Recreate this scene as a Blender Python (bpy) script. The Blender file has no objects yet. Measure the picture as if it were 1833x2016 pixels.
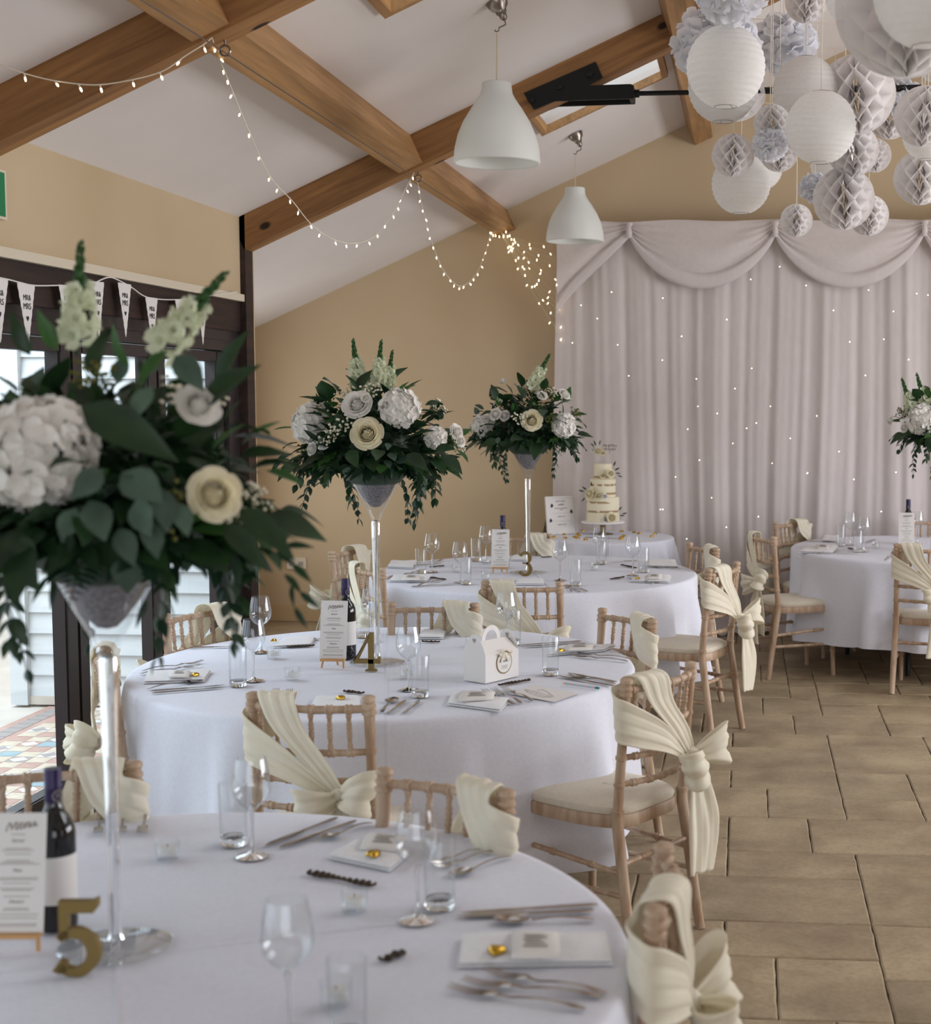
import bpy, bmesh, math, random
from mathutils import Vector, Matrix
R0 = random.Random(11)
PI = math.pi
COL = bpy.context.scene.collection
SC = bpy.context.scene

# ------------------------------------------------------------------ camera
F_PX, CX, CY = 2870.74, 1236.16, 1008.0          # focal length and principal point of the 1833 x 2016 frame
YAW, PIT, ROL, CAM_H = 0.0810784, 0.0802524, 0.0020395, 1.76
def _rot():
    cy, sy, cp, sp, cr, sr = math.cos(YAW), math.sin(YAW), math.cos(PIT), math.sin(PIT), math.cos(ROL), math.sin(ROL)
    B = Matrix(((1,0,0),(0,0,-1),(0,1,0)))
    Y = Matrix(((cy,sy,0),(-sy,cy,0),(0,0,1)))
    P = Matrix(((1,0,0),(0,cp,-sp),(0,sp,cp)))
    Q = Matrix(((cr,-sr,0),(sr,cr,0),(0,0,1)))
    return Q @ P @ B @ Y
RM = _rot()
cam_data = bpy.data.cameras.new('camera')
cam = bpy.data.objects.new('camera', cam_data); COL.objects.link(cam); SC.camera = cam
cam_data.sensor_fit = 'HORIZONTAL'; cam_data.sensor_width = 21.82
cam_data.lens = F_PX*21.82/1833
cam_data.shift_x = (916.5-CX)/1833; cam_data.shift_y = 0
cam_data.clip_start = .05
M3 = Matrix((RM[0], -Vector(RM[1]), -Vector(RM[2]))).transposed()
cam.matrix_world = Matrix.Translation((0,0,CAM_H)) @ M3.to_4x4()
cam_data.dof.use_dof = True; cam_data.dof.focus_distance = 6.2; cam_data.dof.aperture_fstop = 2.6

def ray(x, y):
    return RM.transposed() @ Vector(((x-CX)/F_PX, (y-CY)/F_PX, 1))
def on_z(x, y, z):
    d = ray(x, y); t = (z-CAM_H)/d.z; return Vector((d.x*t, d.y*t, z))
def on_y(x, y, Y):
    d = ray(x, y); t = Y/d.y; return Vector((d.x*t, Y, CAM_H+d.z*t))
def on_x(x, y, X):
    d = ray(x, y); t = X/d.x; return Vector((X, d.y*t, CAM_H+d.z*t))

# ------------------------------------------------------------------ light
SC.view_settings.view_transform = 'Standard'; SC.view_settings.look = 'None'
SC.view_settings.gamma = 1.0; SC.view_settings.use_curve_mapping = False
SC.view_settings.exposure = -0.08
world = bpy.data.worlds.new('overcast_sky'); SC.world = world; world.use_nodes = True
bg = world.node_tree.nodes['Background']
bg.inputs[0].default_value = (.86, .93, 1.0, 1); bg.inputs[1].default_value = 1.9
cy = SC.cycles            # light paths: enough bounces for a pale interior
cy.max_bounces = 6; cy.diffuse_bounces = 4; cy.glossy_bounces = 3; cy.transmission_bounces = 5; cy.transparent_max_bounces = 10
cy.caustics_reflective = False; cy.caustics_refractive = False
cy.use_adaptive_sampling = True; cy.adaptive_threshold = .04
def area(name, loc, target, sx, sy, power, color):
    L = bpy.data.lights.new(name, 'AREA'); L.shape = 'RECTANGLE'; L.size = sx; L.size_y = sy
    L.energy = power; L.color = color
    o = bpy.data.objects.new(name, L); COL.objects.link(o); o.location = loc
    o.rotation_euler = (Vector(target)-Vector(loc)).to_track_quat('-Z', 'Y').to_euler()
    return o
# daylight at the left doors, then fill lamps added at assumed unseen windows
area('daylight_doors_near', (-3.03, 2.2, 1.1), (0, 2.2, 1.1), 4.6, 1.7, 27, (.72, .87, 1.0))
area('daylight_doors_sky', (-4.6, 6.2, 3.4), (-2.0, 6.2, .9), 3.6, 1.6, 180, (.74, .88, 1.0))
area('fill_alcove', (-3.80, 9.5, 1.2), (0, 9.3, 1.3), 2.0, 1.5, 24, (.90, .95, 1.0))  # added lamp before the solid alcove wall; its window is only inferred
area('fill_rear', (.8, -4.3, 1.5), (.8, 5, 3.0), 5.5, 2.2, 52, (.94, .95, 1.0))  # added fill lamp outside an invented rear opening
area('fill_roof_far', (3.2, 7.2, 3.75), (1.2, 7.2, 0), 1.0, 1.4, 60, (.90, .95, 1.0))  # added lamp under the solid far slope, brightens lanterns and floor
area('fill_roof_near', (3.2, 4.2, 3.75), (1.2, 4.2, 0), 1.0, 1.4, 45, (.90, .95, 1.0))  # second added lamp under the far slope, no roof window there
area('fill_right', (5.9, 6.5, 1.5), (0, 6.5, 2.9), 6.0, 1.5, 245, (.95, .95, 1.0))  # added fill lamp beyond an invented right wall gap, aimed upward

# ------------------------------------------------------------------ helpers
def lin(h):
    h = h.lstrip('#'); v = [int(h[i:i+2], 16)/255 for i in (0, 2, 4)]
    return tuple(c/12.92 if c <= .04045 else ((c+.055)/1.055)**2.4 for c in v)
class MB:
    """collects vertices and faces of one mesh"""
    def __init__(s): s.v = []; s.f = []; s.mi = []
    def add(s, vs, fs, mi=0):
        n = len(s.v); s.v += [tuple(p) for p in vs]; s.f += [tuple(i+n for i in f) for f in fs]; s.mi += [mi]*len(fs); return s
    def box(s, a, b, mi=0, M=None):
        x0,y0,z0 = a; x1,y1,z1 = b
        vs = [Vector(p) for p in ((x0,y0,z0),(x1,y0,z0),(x1,y1,z0),(x0,y1,z0),(x0,y0,z1),(x1,y0,z1),(x1,y1,z1),(x0,y1,z1))]
        if M: vs = [M@p for p in vs]
        return s.add(vs, [(0,3,2,1),(4,5,6,7),(0,1,5,4),(1,2,6,5),(2,3,7,6),(3,0,4,7)], mi)
    def lathe(s, prof, n=24, c=(0,0,0), mi=0, cap0=False, cap1=False):
        vs = []; fs = []
        for r, z in prof:
            for i in range(n):
                a = 2*PI*i/n; vs.append((c[0]+r*math.cos(a), c[1]+r*math.sin(a), c[2]+z))
        for k in range(len(prof)-1):
            for i in range(n):
                j = (i+1) % n; fs.append((k*n+i, k*n+j, (k+1)*n+j, (k+1)*n+i))
        if cap0: fs.append(tuple(range(n-1,-1,-1)))
        if cap1: b = (len(prof)-1)*n; fs.append(tuple(range(b, b+n)))
        return s.add(vs, fs, mi)
    def tube(s, path, rad, n=8, mi=0, cap=True, flat=1.0):
        path = [Vector(p) for p in path]; m = len(path)
        if not hasattr(rad, '__len__'): rad = [rad]*m
        vs = []; fs = []; ref = None
        for k in range(m):
            t = (path[min(k+1,m-1)]-path[max(k-1,0)])
            t = t.normalized() if t.length > 1e-9 else Vector((0,0,1))
            if ref is None: ref = Vector((0,0,1)) if abs(t.z) < .9 else Vector((1,0,0))
            u = (ref - t*ref.dot(t)).normalized(); w = t.cross(u); ref = u
            for i in range(n):
                a = 2*PI*i/n; vs.append(path[k] + (u*math.cos(a)*flat + w*math.sin(a))*rad[k])
        for k in range(m-1):
            for i in range(n):
                j = (i+1) % n; fs.append((k*n+i, k*n+j, (k+1)*n+j, (k+1)*n+i))
        if cap: fs.append(tuple(range(n-1,-1,-1))); fs.append(tuple(range((m-1)*n, m*n)))
        return s.add(vs, fs, mi)
    def grid(s, rows, mi=0, M=None):
        nr = len(rows); nc = len(rows[0])
        vs = [(M@Vector(p) if M else Vector(p)) for r in rows for p in r]
        fs = [(a*nc+b, a*nc+b+1, (a+1)*nc+b+1, (a+1)*nc+b) for a in range(nr-1) for b in range(nc-1)]
        return s.add(vs, fs, mi)
    def poly(s, pts, depth, mi=0, M=None):
        """2-D outline in the local xz plane, extruded along y"""
        n = len(pts); vs = [Vector((x, -depth/2, z)) for x, z in pts] + [Vector((x, depth/2, z)) for x, z in pts]
        if M: vs = [M@p for p in vs]
        fs = [tuple(range(n)), tuple(range(2*n-1, n-1, -1))] + [(i, i+n, (i+1) % n+n, (i+1) % n) for i in range(n)]
        return s.add(vs, fs, mi)
    def ball(s, c, r, n=8, m=6, mi=0, M=None):
        vs = []; fs = []; rr = r if hasattr(r, '__len__') else (r,r,r)
        vs.append(Vector((0,0,-rr[2])))
        for k in range(1, m):
            p = -PI/2+PI*k/m
            for i in range(n):
                a = 2*PI*i/n; vs.append(Vector((rr[0]*math.cos(p)*math.cos(a), rr[1]*math.cos(p)*math.sin(a), rr[2]*math.sin(p))))
        vs.append(Vector((0,0,rr[2]))); L = len(vs)-1
        for i in range(n):
            j = (i+1) % n; fs.append((0, 1+j, 1+i)); fs.append((L, L-n+i, L-n+j))
            for k in range(m-2): fs.append((1+k*n+i, 1+k*n+j, 1+(k+1)*n+j, 1+(k+1)*n+i))
        vs = [(M@p if M else p)+Vector(c) for p in vs]
        return s.add(vs, fs, mi)
    def mesh(s, name, mats, smooth=True, angle=40):
        me = bpy.data.meshes.new(name); me.from_pydata(s.v, [], s.f)
        for m in (mats if isinstance(mats, (list, tuple)) else [mats]): me.materials.append(m)
        if max(s.mi, default=0) > 0: me.polygons.foreach_set('material_index', s.mi)
        if smooth:
            me.polygons.foreach_set('use_smooth', [True]*len(me.polygons))
            if angle: me.set_sharp_from_angle(angle=math.radians(angle))
        me.update(); return me
    def build(s, name, mats, parent=None, smooth=True, angle=40):
        return obj(name, s.mesh(name, mats, smooth, angle), parent)
def obj(name, me, parent=None, M=None):
    o = bpy.data.objects.new(name, me); COL.objects.link(o)
    if parent: o.parent = parent
    if M is not None: o.matrix_local = M
    return o
def tag(o, label=None, cat=None, group=None, kind=None):
    if label: o['label'] = label
    if cat: o['category'] = cat
    if group: o['group'] = group
    if kind: o['kind'] = kind
    return o
def thing(name, label, cat, loc=(0,0,0), rz=0, group=None, kind=None):
    o = bpy.data.objects.new(name, None); COL.objects.link(o); o.empty_display_size = .05
    o.location = loc; o.rotation_euler = (0,0,rz)
    return tag(o, label, cat, group, kind)
KIDS = {}
def copy_tree(src, label, loc, rz, group=None):
    r = src.copy(); COL.objects.link(r); r.location = loc; r.rotation_euler = (0,0,rz); r['label'] = label
    if group: r['group'] = group
    if src.name not in KIDS: KIDS[src.name] = [(c, list(c.children)) for c in src.children]
    for ch, sub in KIDS[src.name]:
        c = ch.copy(); COL.objects.link(c); c.parent = r
        for g in sub:
            d = g.copy(); COL.objects.link(d); d.parent = c
    return r
def frame(p, d, up):
    """matrix whose local +y points along d, +z near up"""
    d = Vector(d).normalized(); up = Vector(up); x = d.cross(up)
    if x.length < 1e-5: x = d.cross(Vector((1,0,.01)))
    x.normalize(); z = x.cross(d)
    m = Matrix((x, d, z)).transposed().to_4x4(); m.translation = Vector(p); return m
def catmull(P, n):
    P = [Vector(p) for p in P]; out = []
    for i in range(len(P)-1):
        a = P[max(i-1,0)]; b = P[i]; c = P[i+1]; d = P[min(i+2,len(P)-1)]
        for k in range(n):
            t = k/n; out.append(.5*((2*b)+(c-a)*t+(2*a-5*b+4*c-d)*t*t+(3*b-a-3*c+d)*t**3))
    out.append(P[-1]); return out
def ribbon(mb, rows, n=6, m=10, rip=.006, freq=3.0, ph=0.0, thick=.0025, taper=True):
    """cloth band lofted through rows of (edge, edge) with lengthwise folds"""
    A = catmull([r[0] for r in rows], n); B = catmull([r[1] for r in rows], n); G = []
    for k in range(len(A)):
        t = A[min(k+1,len(A)-1)]+B[min(k+1,len(A)-1)]-A[max(k-1,0)]-B[max(k-1,0)]
        w = B[k]-A[k]; nn = t.cross(w); nn = nn.normalized() if nn.length > 1e-9 else Vector((0,0,1))
        row = []
        for j in range(m+1):
            u = j/m; row.append(A[k]+w*u+nn*rip*(math.sin(ph+2*PI*freq*u+.8*math.sin(k*.21+ph))+.8*math.sin(2.1*ph+2*PI*freq*.53*u+.05*k)+.45*math.sin(ph*3+2*PI*freq*2.3*u-.07*k))*.8)
        G.append(row)
    mb.grid(G)
    return mb
# ------------------------------------------------------------------ materials
def mat(name, color, rough=.6, metal=0, spec=.4, **kw):
    m = bpy.data.materials.new(name); m.use_nodes = True
    b = m.node_tree.nodes['Principled BSDF']
    c = lin(color) if isinstance(color, str) else color
    b.inputs['Base Color'].default_value = (*c, 1); b.inputs['Roughness'].default_value = rough
    b.inputs['Metallic'].default_value = metal; b.inputs['Specular IOR Level'].default_value = spec
    for k, v in kw.items(): b.inputs[k.replace('_', ' ')].default_value = v
    return m
class NT:
    def __init__(s, m): s.t = m.node_tree; s.b = s.t.nodes.get('Principled BSDF')
    def n(s, typ, **kw):
        x = s.t.nodes.new(typ)
        for k, v in kw.items():
            if k.startswith('i_'): x.inputs[k[2:].replace('_', ' ')].default_value = v
            else: setattr(x, k, v)
        return x
    def l(s, a, b): s.t.links.new(a, b)
def ramp(nt, stops):
    r = nt.n('ShaderNodeValToRGB'); e = r.color_ramp.elements
    while len(e) < len(stops): e.new(.5)
    for el, (p, c) in zip(e, stops): el.position = p; el.color = (*c, 1)
    return r
def noisy(m, c0, c1, scale=(4,4,4), detail=4, bump=0, bscale=1, dist=.0, lo=.3, hi=.7, coord='Object', rnd=0):
    """two-tone procedural variation plus bump"""
    nt = NT(m); tc = nt.n('ShaderNodeTexCoord'); mp = nt.n('ShaderNodeMapping'); mp.inputs['Scale'].default_value = scale
    nt.l(tc.outputs[coord], mp.inputs[0])
    if rnd:
        oi = nt.n('ShaderNodeObjectInfo'); mu = nt.n('ShaderNodeVectorMath', operation='SCALE'); cb = nt.n('ShaderNodeCombineXYZ')
        for i in range(3): nt.l(oi.outputs['Random'], cb.inputs[i])
        nt.l(cb.outputs[0], mu.inputs[0]); mu.inputs['Scale'].default_value = 37.0; nt.l(mu.outputs[0], mp.inputs['Location'])
    nz = nt.n('ShaderNodeTexNoise', i_Scale=1.0, i_Detail=detail, i_Roughness=.6, i_Distortion=dist)
    nt.l(mp.outputs[0], nz.inputs['Vector'])
    rp = ramp(nt, [(lo, lin(c0) if isinstance(c0, str) else c0), (hi, lin(c1) if isinstance(c1, str) else c1)])
    nt.l(nz.outputs[0], rp.inputs[0]); out = rp.outputs[0]
    if rnd:
        hs = nt.n('ShaderNodeHueSaturation'); mr = nt.n('ShaderNodeMapRange'); mr.inputs[3].default_value = 1-rnd; mr.inputs[4].default_value = 1+rnd
        nt.l(oi.outputs['Random'], mr.inputs[0]); nt.l(mr.outputs[0], hs.inputs['Value']); nt.l(out, hs.inputs['Color']); out = hs.outputs[0]
    nt.l(out, nt.b.inputs['Base Color'])
    if bump:
        bp = nt.n('ShaderNodeBump'); bp.inputs['Strength'].default_value = bump; bp.inputs['Distance'].default_value = .01*bscale
        nt.l(nz.outputs[0], bp.inputs['Height']); nt.l(bp.outputs[0], nt.b.inputs['Normal'])
    return m
def thin_glass(name, tint=(.97,.98,.98), refl=.06, edge=.55):
    """clear thin-walled glass: see-through with Fresnel reflection, greyer where seen edge-on"""
    m = bpy.data.materials.new(name); m.use_nodes = True; t = m.node_tree; t.nodes.clear(); nt = NT(m)
    out = nt.n('ShaderNodeOutputMaterial'); mx = nt.n('ShaderNodeMixShader'); tr = nt.n('ShaderNodeBsdfTransparent'); gl = nt.n('ShaderNodeBsdfGlossy')
    gl.inputs['Roughness'].default_value = .02; gl.inputs['Color'].default_value = (.95,.97,1,1)
    lw = nt.n('ShaderNodeLayerWeight'); lw.inputs[0].default_value = .5
    mr = nt.n('ShaderNodeMath', operation='POWER'); mr.inputs[1].default_value = 3.0; nt.l(lw.outputs['Facing'], mr.inputs[0])
    ma = nt.n('ShaderNodeMath', operation='MULTIPLY_ADD'); ma.inputs[1].default_value = edge; ma.inputs[2].default_value = refl
    nt.l(mr.outputs[0], ma.inputs[0]); nt.l(ma.outputs[0], mx.inputs[0])
    mc = nt.n('ShaderNodeMixRGB'); mc.inputs[1].default_value = (*tint, 1); mc.inputs[2].default_value = (tint[0]*.86, tint[1]*.87, tint[2]*.88, 1)
    nt.l(mr.outputs[0], mc.inputs[0]); nt.l(mc.outputs[0], tr.inputs[0])
    nt.l(tr.outputs[0], mx.inputs[1]); nt.l(gl.outputs[0], mx.inputs[2]); nt.l(mx.outputs[0], out.inputs[0])
    return m
def emis(name, color, strength):
    m = mat(name, (.9,.85,.75), .3); b = m.node_tree.nodes['Principled BSDF']
    b.inputs['Emission Color'].default_value = (*color, 1); b.inputs['Emission Strength'].default_value = strength; return m
def translucent(m, amount, color):
    """cloth or paper that lets some light through"""
    nt = NT(m); out = nt.t.nodes['Material Output']; mx = nt.n('ShaderNodeMixShader'); tr = nt.n('ShaderNodeBsdfTranslucent')
    tr.inputs[0].default_value = (*color, 1); mx.inputs[0].default_value = amount
    nt.l(nt.b.outputs[0], mx.inputs[1]); nt.l(tr.outputs[0], mx.inputs[2]); nt.l(mx.outputs[0], out.inputs[0]); return m

def wood_beam(name, dark, light, knots=True, ax=0):
    m = mat(name, light, .55); nt = NT(m); tc = nt.n('ShaderNodeTexCoord'); mp = nt.n('ShaderNodeMapping')
    sc = [14, 14, 14]; sc[ax] = .9; mp.inputs['Scale'].default_value = sc
    nt.l(tc.outputs['Object'], mp.inputs[0])
    nz = nt.n('ShaderNodeTexNoise', i_Scale=1.0, i_Detail=5.0, i_Distortion=.8); nt.l(mp.outputs[0], nz.inputs['Vector'])
    wv = nt.n('ShaderNodeTexNoise', i_Scale=4.0, i_Detail=3.0, i_Distortion=.4); nt.l(mp.outputs[0], wv.inputs['Vector'])
    ad = nt.n('ShaderNodeMath', operation='MULTIPLY_ADD'); ad.inputs[1].default_value = .4; nt.l(wv.outputs[0], ad.inputs[0]); nt.l(nz.outputs[0], ad.inputs[2])
    rp = ramp(nt, [(.48, lin(dark)), (.92, lin(light))]); nt.l(ad.outputs[0], rp.inputs[0]); out = rp.outputs[0]
    if knots:
        m2 = nt.n('ShaderNodeMapping'); s2 = [5.2, 5.2, 5.2]; s2[ax] = 3.0; m2.inputs['Scale'].default_value = s2; nt.l(tc.outputs['Object'], m2.inputs[0])
        vo = nt.n('ShaderNodeTexVoronoi', i_Scale=1.0); nt.l(m2.outputs[0], vo.inputs['Vector'])
        kr = ramp(nt, [(.075, (.05,.02,.01)), (.13, (1,1,1))]); nt.l(vo.outputs['Distance'], kr.inputs[0])
        mu = nt.n('ShaderNodeMixRGB', blend_type='MULTIPLY'); mu.inputs[0].default_value = 1; nt.l(out, mu.inputs[1]); nt.l(kr.outputs[0], mu.inputs[2]); out = mu.outputs[0]
    nt.l(out, nt.b.inputs['Base Color'])
    bp = nt.n('ShaderNodeBump'); bp.inputs['Strength'].default_value = .35; bp.inputs['Distance'].default_value = .004
    nt.l(ad.outputs[0], bp.inputs['Height']); nt.l(bp.outputs[0], nt.b.inputs['Normal'])
    return m
MT = {}
MT['beam'] = wood_beam('pine_beam', '#77512e', '#a97b4a')
MT['purlin'] = wood_beam('sawn_purlin', '#8a6640', '#b98d5c', False, 1)
MT['dark_wood'] = wood_beam('dark_stained_wood', '#1c1210', '#3a2620', False, 1)
MT['plaster'] = noisy(mat('tan_plaster', '#c4b090', .9, spec=.1), '#c0ab8b', '#cab698', (.8,.8,.8), 3)
MT['ceiling'] = noisy(mat('white_plaster', '#e6dfdb', .9, spec=.1), '#e2dbd8', '#e9e3df', (1,1,1), 3)
MT['cream_trim'] = mat('cream_trim', '#d8cdb8', .5)
MT['skirting'] = mat('tan_skirting', '#bfa680', .5)
MT['frame_dark'] = mat('dark_door_frame', '#2e2728', .35)
MT['pane'] = thin_glass('window_pane', (.96,.98,.98), .03, .35)
def stone():
    m = noisy(mat('travertine', '#9b8a6e', .45, spec=.3), '#85745d', '#b4a285', (3.2,3.2,9), 9, 0, .4, .25, .30, .70, 'Object', .09)
    nt = NT(m); src = nt.b.inputs['Base Color'].links[0].from_socket; tc = nt.n('ShaderNodeTexCoord')
    nz = nt.n('ShaderNodeTexNoise', i_Scale=46.0, i_Detail=6.0, i_Roughness=.75); nt.l(tc.outputs['Object'], nz.inputs['Vector'])
    rp = ramp(nt, [(.30,(.72,.70,.66)),(.55,(1,1,1)),(.75,(1.0,1.0,1.0))]); nt.l(nz.outputs[0], rp.inputs[0])
    mu = nt.n('ShaderNodeMixRGB', blend_type='MULTIPLY'); mu.inputs[0].default_value = .8; nt.l(src, mu.inputs[1]); nt.l(rp.outputs[0], mu.inputs[2]); nt.l(mu.outputs[0], nt.b.inputs['Base Color'])
    bp = nt.n('ShaderNodeBump'); bp.inputs['Strength'].default_value = .3; bp.inputs['Distance'].default_value = .002; nt.l(nz.outputs[0], bp.inputs['Height']); nt.l(bp.outputs[0], nt.b.inputs['Normal'])
    return m
MT['tile'] = stone()
MT['grout'] = noisy(mat('grout', '#5e5444', .9), '#544a3c', '#685d4c', (20,20,20), 4)
MT['clap'] = noisy(mat('painted_clapboard', '#d5dadc', .6), '#ccd2d5', '#dde1e2', (1.2,6,14), 4, .15)
MT['sandy'] = noisy(mat('pale_paving', '#cfc6ba', .9), '#c4bab0', '#d8d0c6', (3,3,3), 5)
MT['terracotta'] = noisy(mat('terracotta_tile', '#bd9a8d', .6), '#b59184', '#c6a598', (8,8,8), 3)  # patio tile colours from here are paled to imitate outdoor haze
MT['cream_tile'] = noisy(mat('cream_tile', '#d2c4ae', .6), '#c8b9a4', '#dacdb9', (8,8,8), 3)
MT['blue_tile'] = mat('blue_tile', '#9ab0b6', .6)
MT['grey_tile'] = mat('grey_tile', '#a49c98', .6)
MT['white_tile'] = mat('white_tile', '#dcd8d2', .6)
MT['black_steel'] = mat('black_steel', '#0d0d0d', .45, .2)
MT['steel'] = mat('cutlery_steel', '#b9b2ac', .16, 1)
MT['nickel'] = mat('brushed_nickel', '#8f867e', .3, 1)
MT['wire'] = mat('galvanised_wire', '#6d6660', .4, .8)
MT['shade'] = translucent(mat('opal_shade', '#f2f3ef', .35), .4, (.93,.94,.91))
MT['cable'] = mat('clear_cable', '#cdbf9f', .4)
MT['lantern'] = translucent(noisy(mat('rice_paper', '#f4f1ee', .8, spec=.1), '#f1edeb', '#f7f5f2', (9,9,9), 3), .35, (.93,.92,.90))
MT['tissue'] = translucent(mat('tissue_paper', '#f3f3f7', .9, spec=.05), .5, (.93,.93,.96))
MT['honey'] = translucent(mat('honeycomb_paper', '#f5f1f0', .9, spec=.05), .45, (.95,.92,.91))
MT['twine'] = mat('white_twine', '#ded5c6', .9)
def cloth_mat(name, c, c2, sc=(60,60,60), bump=.15, rough=.85, tr=0, trc=None):
    m = noisy(mat(name, c, rough, spec=.15), c, c2, sc, 3, bump, .15)
    m.node_tree.nodes['Principled BSDF'].inputs['Sheen Weight'].default_value = .15
    if tr: translucent(m, tr, trc)
    return m
MT['curtain'] = cloth_mat('voile_drape', '#dcd3d1', '#e2dad8', (30,30,8), .08, .9, .25, (.72,.66,.63))
MT['swag'] = cloth_mat('swag_voile', '#d6ccc9', '#ddd4d1', (30,30,30), .08, .9, .15, (.70,.64,.61))
MT['cloth'] = cloth_mat('white_tablecloth', '#dcdeeb', '#e3e5f0', (90,90,90), .06, .8)
def creased(m):
    """ironed fold lines crossing the middle of the cloth, plus faint wrinkles"""
    nt = NT(m); tc = nt.n('ShaderNodeTexCoord'); sx = nt.n('ShaderNodeSeparateXYZ'); nt.l(tc.outputs['Object'], sx.inputs[0]); hs = []
    for k in (0,1):
        a = nt.n('ShaderNodeMath', operation='ABSOLUTE'); nt.l(sx.outputs[k], a.inputs[0]); r = nt.n('ShaderNodeMapRange', interpolation_type='SMOOTHSTEP'); r.inputs[1].default_value = 0; r.inputs[2].default_value = .011; r.inputs[3].default_value = 1; r.inputs[4].default_value = 0; nt.l(a.outputs[0], r.inputs[0]); hs.append(r.outputs[0])
    ad = nt.n('ShaderNodeMath', operation='MAXIMUM'); nt.l(hs[0], ad.inputs[0]); nt.l(hs[1], ad.inputs[1])
    nz = nt.n('ShaderNodeTexNoise', i_Scale=3.2, i_Detail=3.0); nt.l(tc.outputs['Object'], nz.inputs['Vector'])
    sm = nt.n('ShaderNodeMath', operation='MULTIPLY_ADD'); sm.inputs[1].default_value = 1.6; nt.l(nz.outputs[0], sm.inputs[0]); nt.l(ad.outputs[0], sm.inputs[2])
    bp = nt.n('ShaderNodeBump'); bp.inputs['Strength'].default_value = .55; bp.inputs['Distance'].default_value = .005; nt.l(sm.outputs[0], bp.inputs['Height'])
    old = [l for l in nt.t.links if l.to_socket == nt.b.inputs['Normal']]
    if old: nt.l(old[0].from_socket, bp.inputs['Normal'])
    nt.l(bp.outputs[0], nt.b.inputs['Normal']); return m
creased(MT['cloth'])
MT['napkin'] = cloth_mat('white_napkin', '#e6e6ea', '#eeeef0', (120,120,120), .08)
MT['sash'] = cloth_mat('cream_chiffon', '#f3ecd9', '#f7f2e3', (25,25,25), .1, .7, .28, (.87,.81,.64))
MT['cushion'] = cloth_mat('ivory_cushion', '#d3c9b8', '#dbd2c2', (80,80,80), .2)
MT['limewash'] = noisy(mat('limewashed_beech', '#b58f6d', .5), '#9d7d62', '#cab49d', (26,26,5), 5, .15, .3, .3, .3, .72)
MT['paper'] = mat('white_card', '#e4e0dd', .7)
MT['ink'] = mat('brown_ink', '#6d5a4c', .7)
MT['ink_light'] = mat('pale_grey_ink', '#a59c96', .8)
MT['black_ink'] = mat('dark_ink', '#2b2627', .7)
MT['gold'] = mat('gold_paint', '#7f6a3a', .5, .3)
MT['gold_foil'] = mat('gold_foil', '#c9a03a', .25, .9)
MT['pine_easel'] = mat('pale_pine', '#c99a63', .5)
MT['bottle'] = mat('dark_bottle_glass', '#0b0d12', .08, 0, .6)
MT['capsule'] = mat('purple_capsule', '#2b2148', .35, .3)
MT['dark_name'] = mat('dark_wood_cutout', '#3a2a18', .6)
MT['glass'] = thin_glass('clear_glass', (.985,.99,.99), .04, .5)
MT['vase_glass'] = thin_glass('vase_glass', (.97,.98,.98), .06, .62)
MT['glass_solid'] = mat('solid_glass', (.90,.92,.93), .02, 0, .5, Transmission_Weight=1.0, IOR=1.45)
MT['wax'] = mat('white_wax', '#e6e6e4', .5)
MT['moss'] = noisy(mat('grey_vase_filler', '#6b6566', .95), '#453f3f', '#8d8788', (160,160,160), 3, .8, .6)
def leaf_mat(name, a, b, tr=.2, rough=.42):
    m = noisy(mat(name, a, rough, spec=.45), a, b, (14,14,14), 3, 0, 1, 0, .3, .7, 'Object', .22)
    return translucent(m, tr, tuple(x*1.3 for x in lin(b)))
MT['leaf'] = leaf_mat('deep_green_leaf', '#152a1a', '#2a4828')
MT['leaf2'] = leaf_mat('bright_green_leaf', '#23461f', '#3f6b30', .25)
MT['euc'] = leaf_mat('eucalyptus_leaf', '#33473c', '#526a5a', .12, .6)
MT['fern'] = leaf_mat('fern_green', '#10261a', '#213d28')
MT['stem'] = mat('green_stem', '#3c5a2c', .6)
MT['petal'] = translucent(mat('white_petal', '#f6f3ee', .6, spec=.15), .25, (.85,.83,.76))
MT['rose'] = translucent(mat('ivory_petal', '#f3ecd2', .55, spec=.2), .28, (.88,.80,.55))
MT['snap'] = translucent(mat('snapdragon_petal', '#e6ead2', .6, spec=.15), .3, (.80,.84,.62))
MT['bud'] = mat('green_bud', '#2f5526', .6)
MT['filler'] = mat('tiny_white_bloom', '#e2ddc8', .8)
MT['seed'] = mat('olive_seed', '#6b6a34', .8)
MT['icing'] = None
MT['fairy'] = emis('warm_fairy_bulb', (1.0,.76,.45), 9)
MT['fairy_cool'] = emis('white_fairy_bulb', (1.0,.86,.66), 7)
MT['green_sign'] = mat('green_sign', '#0f7a4a', .4)
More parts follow.
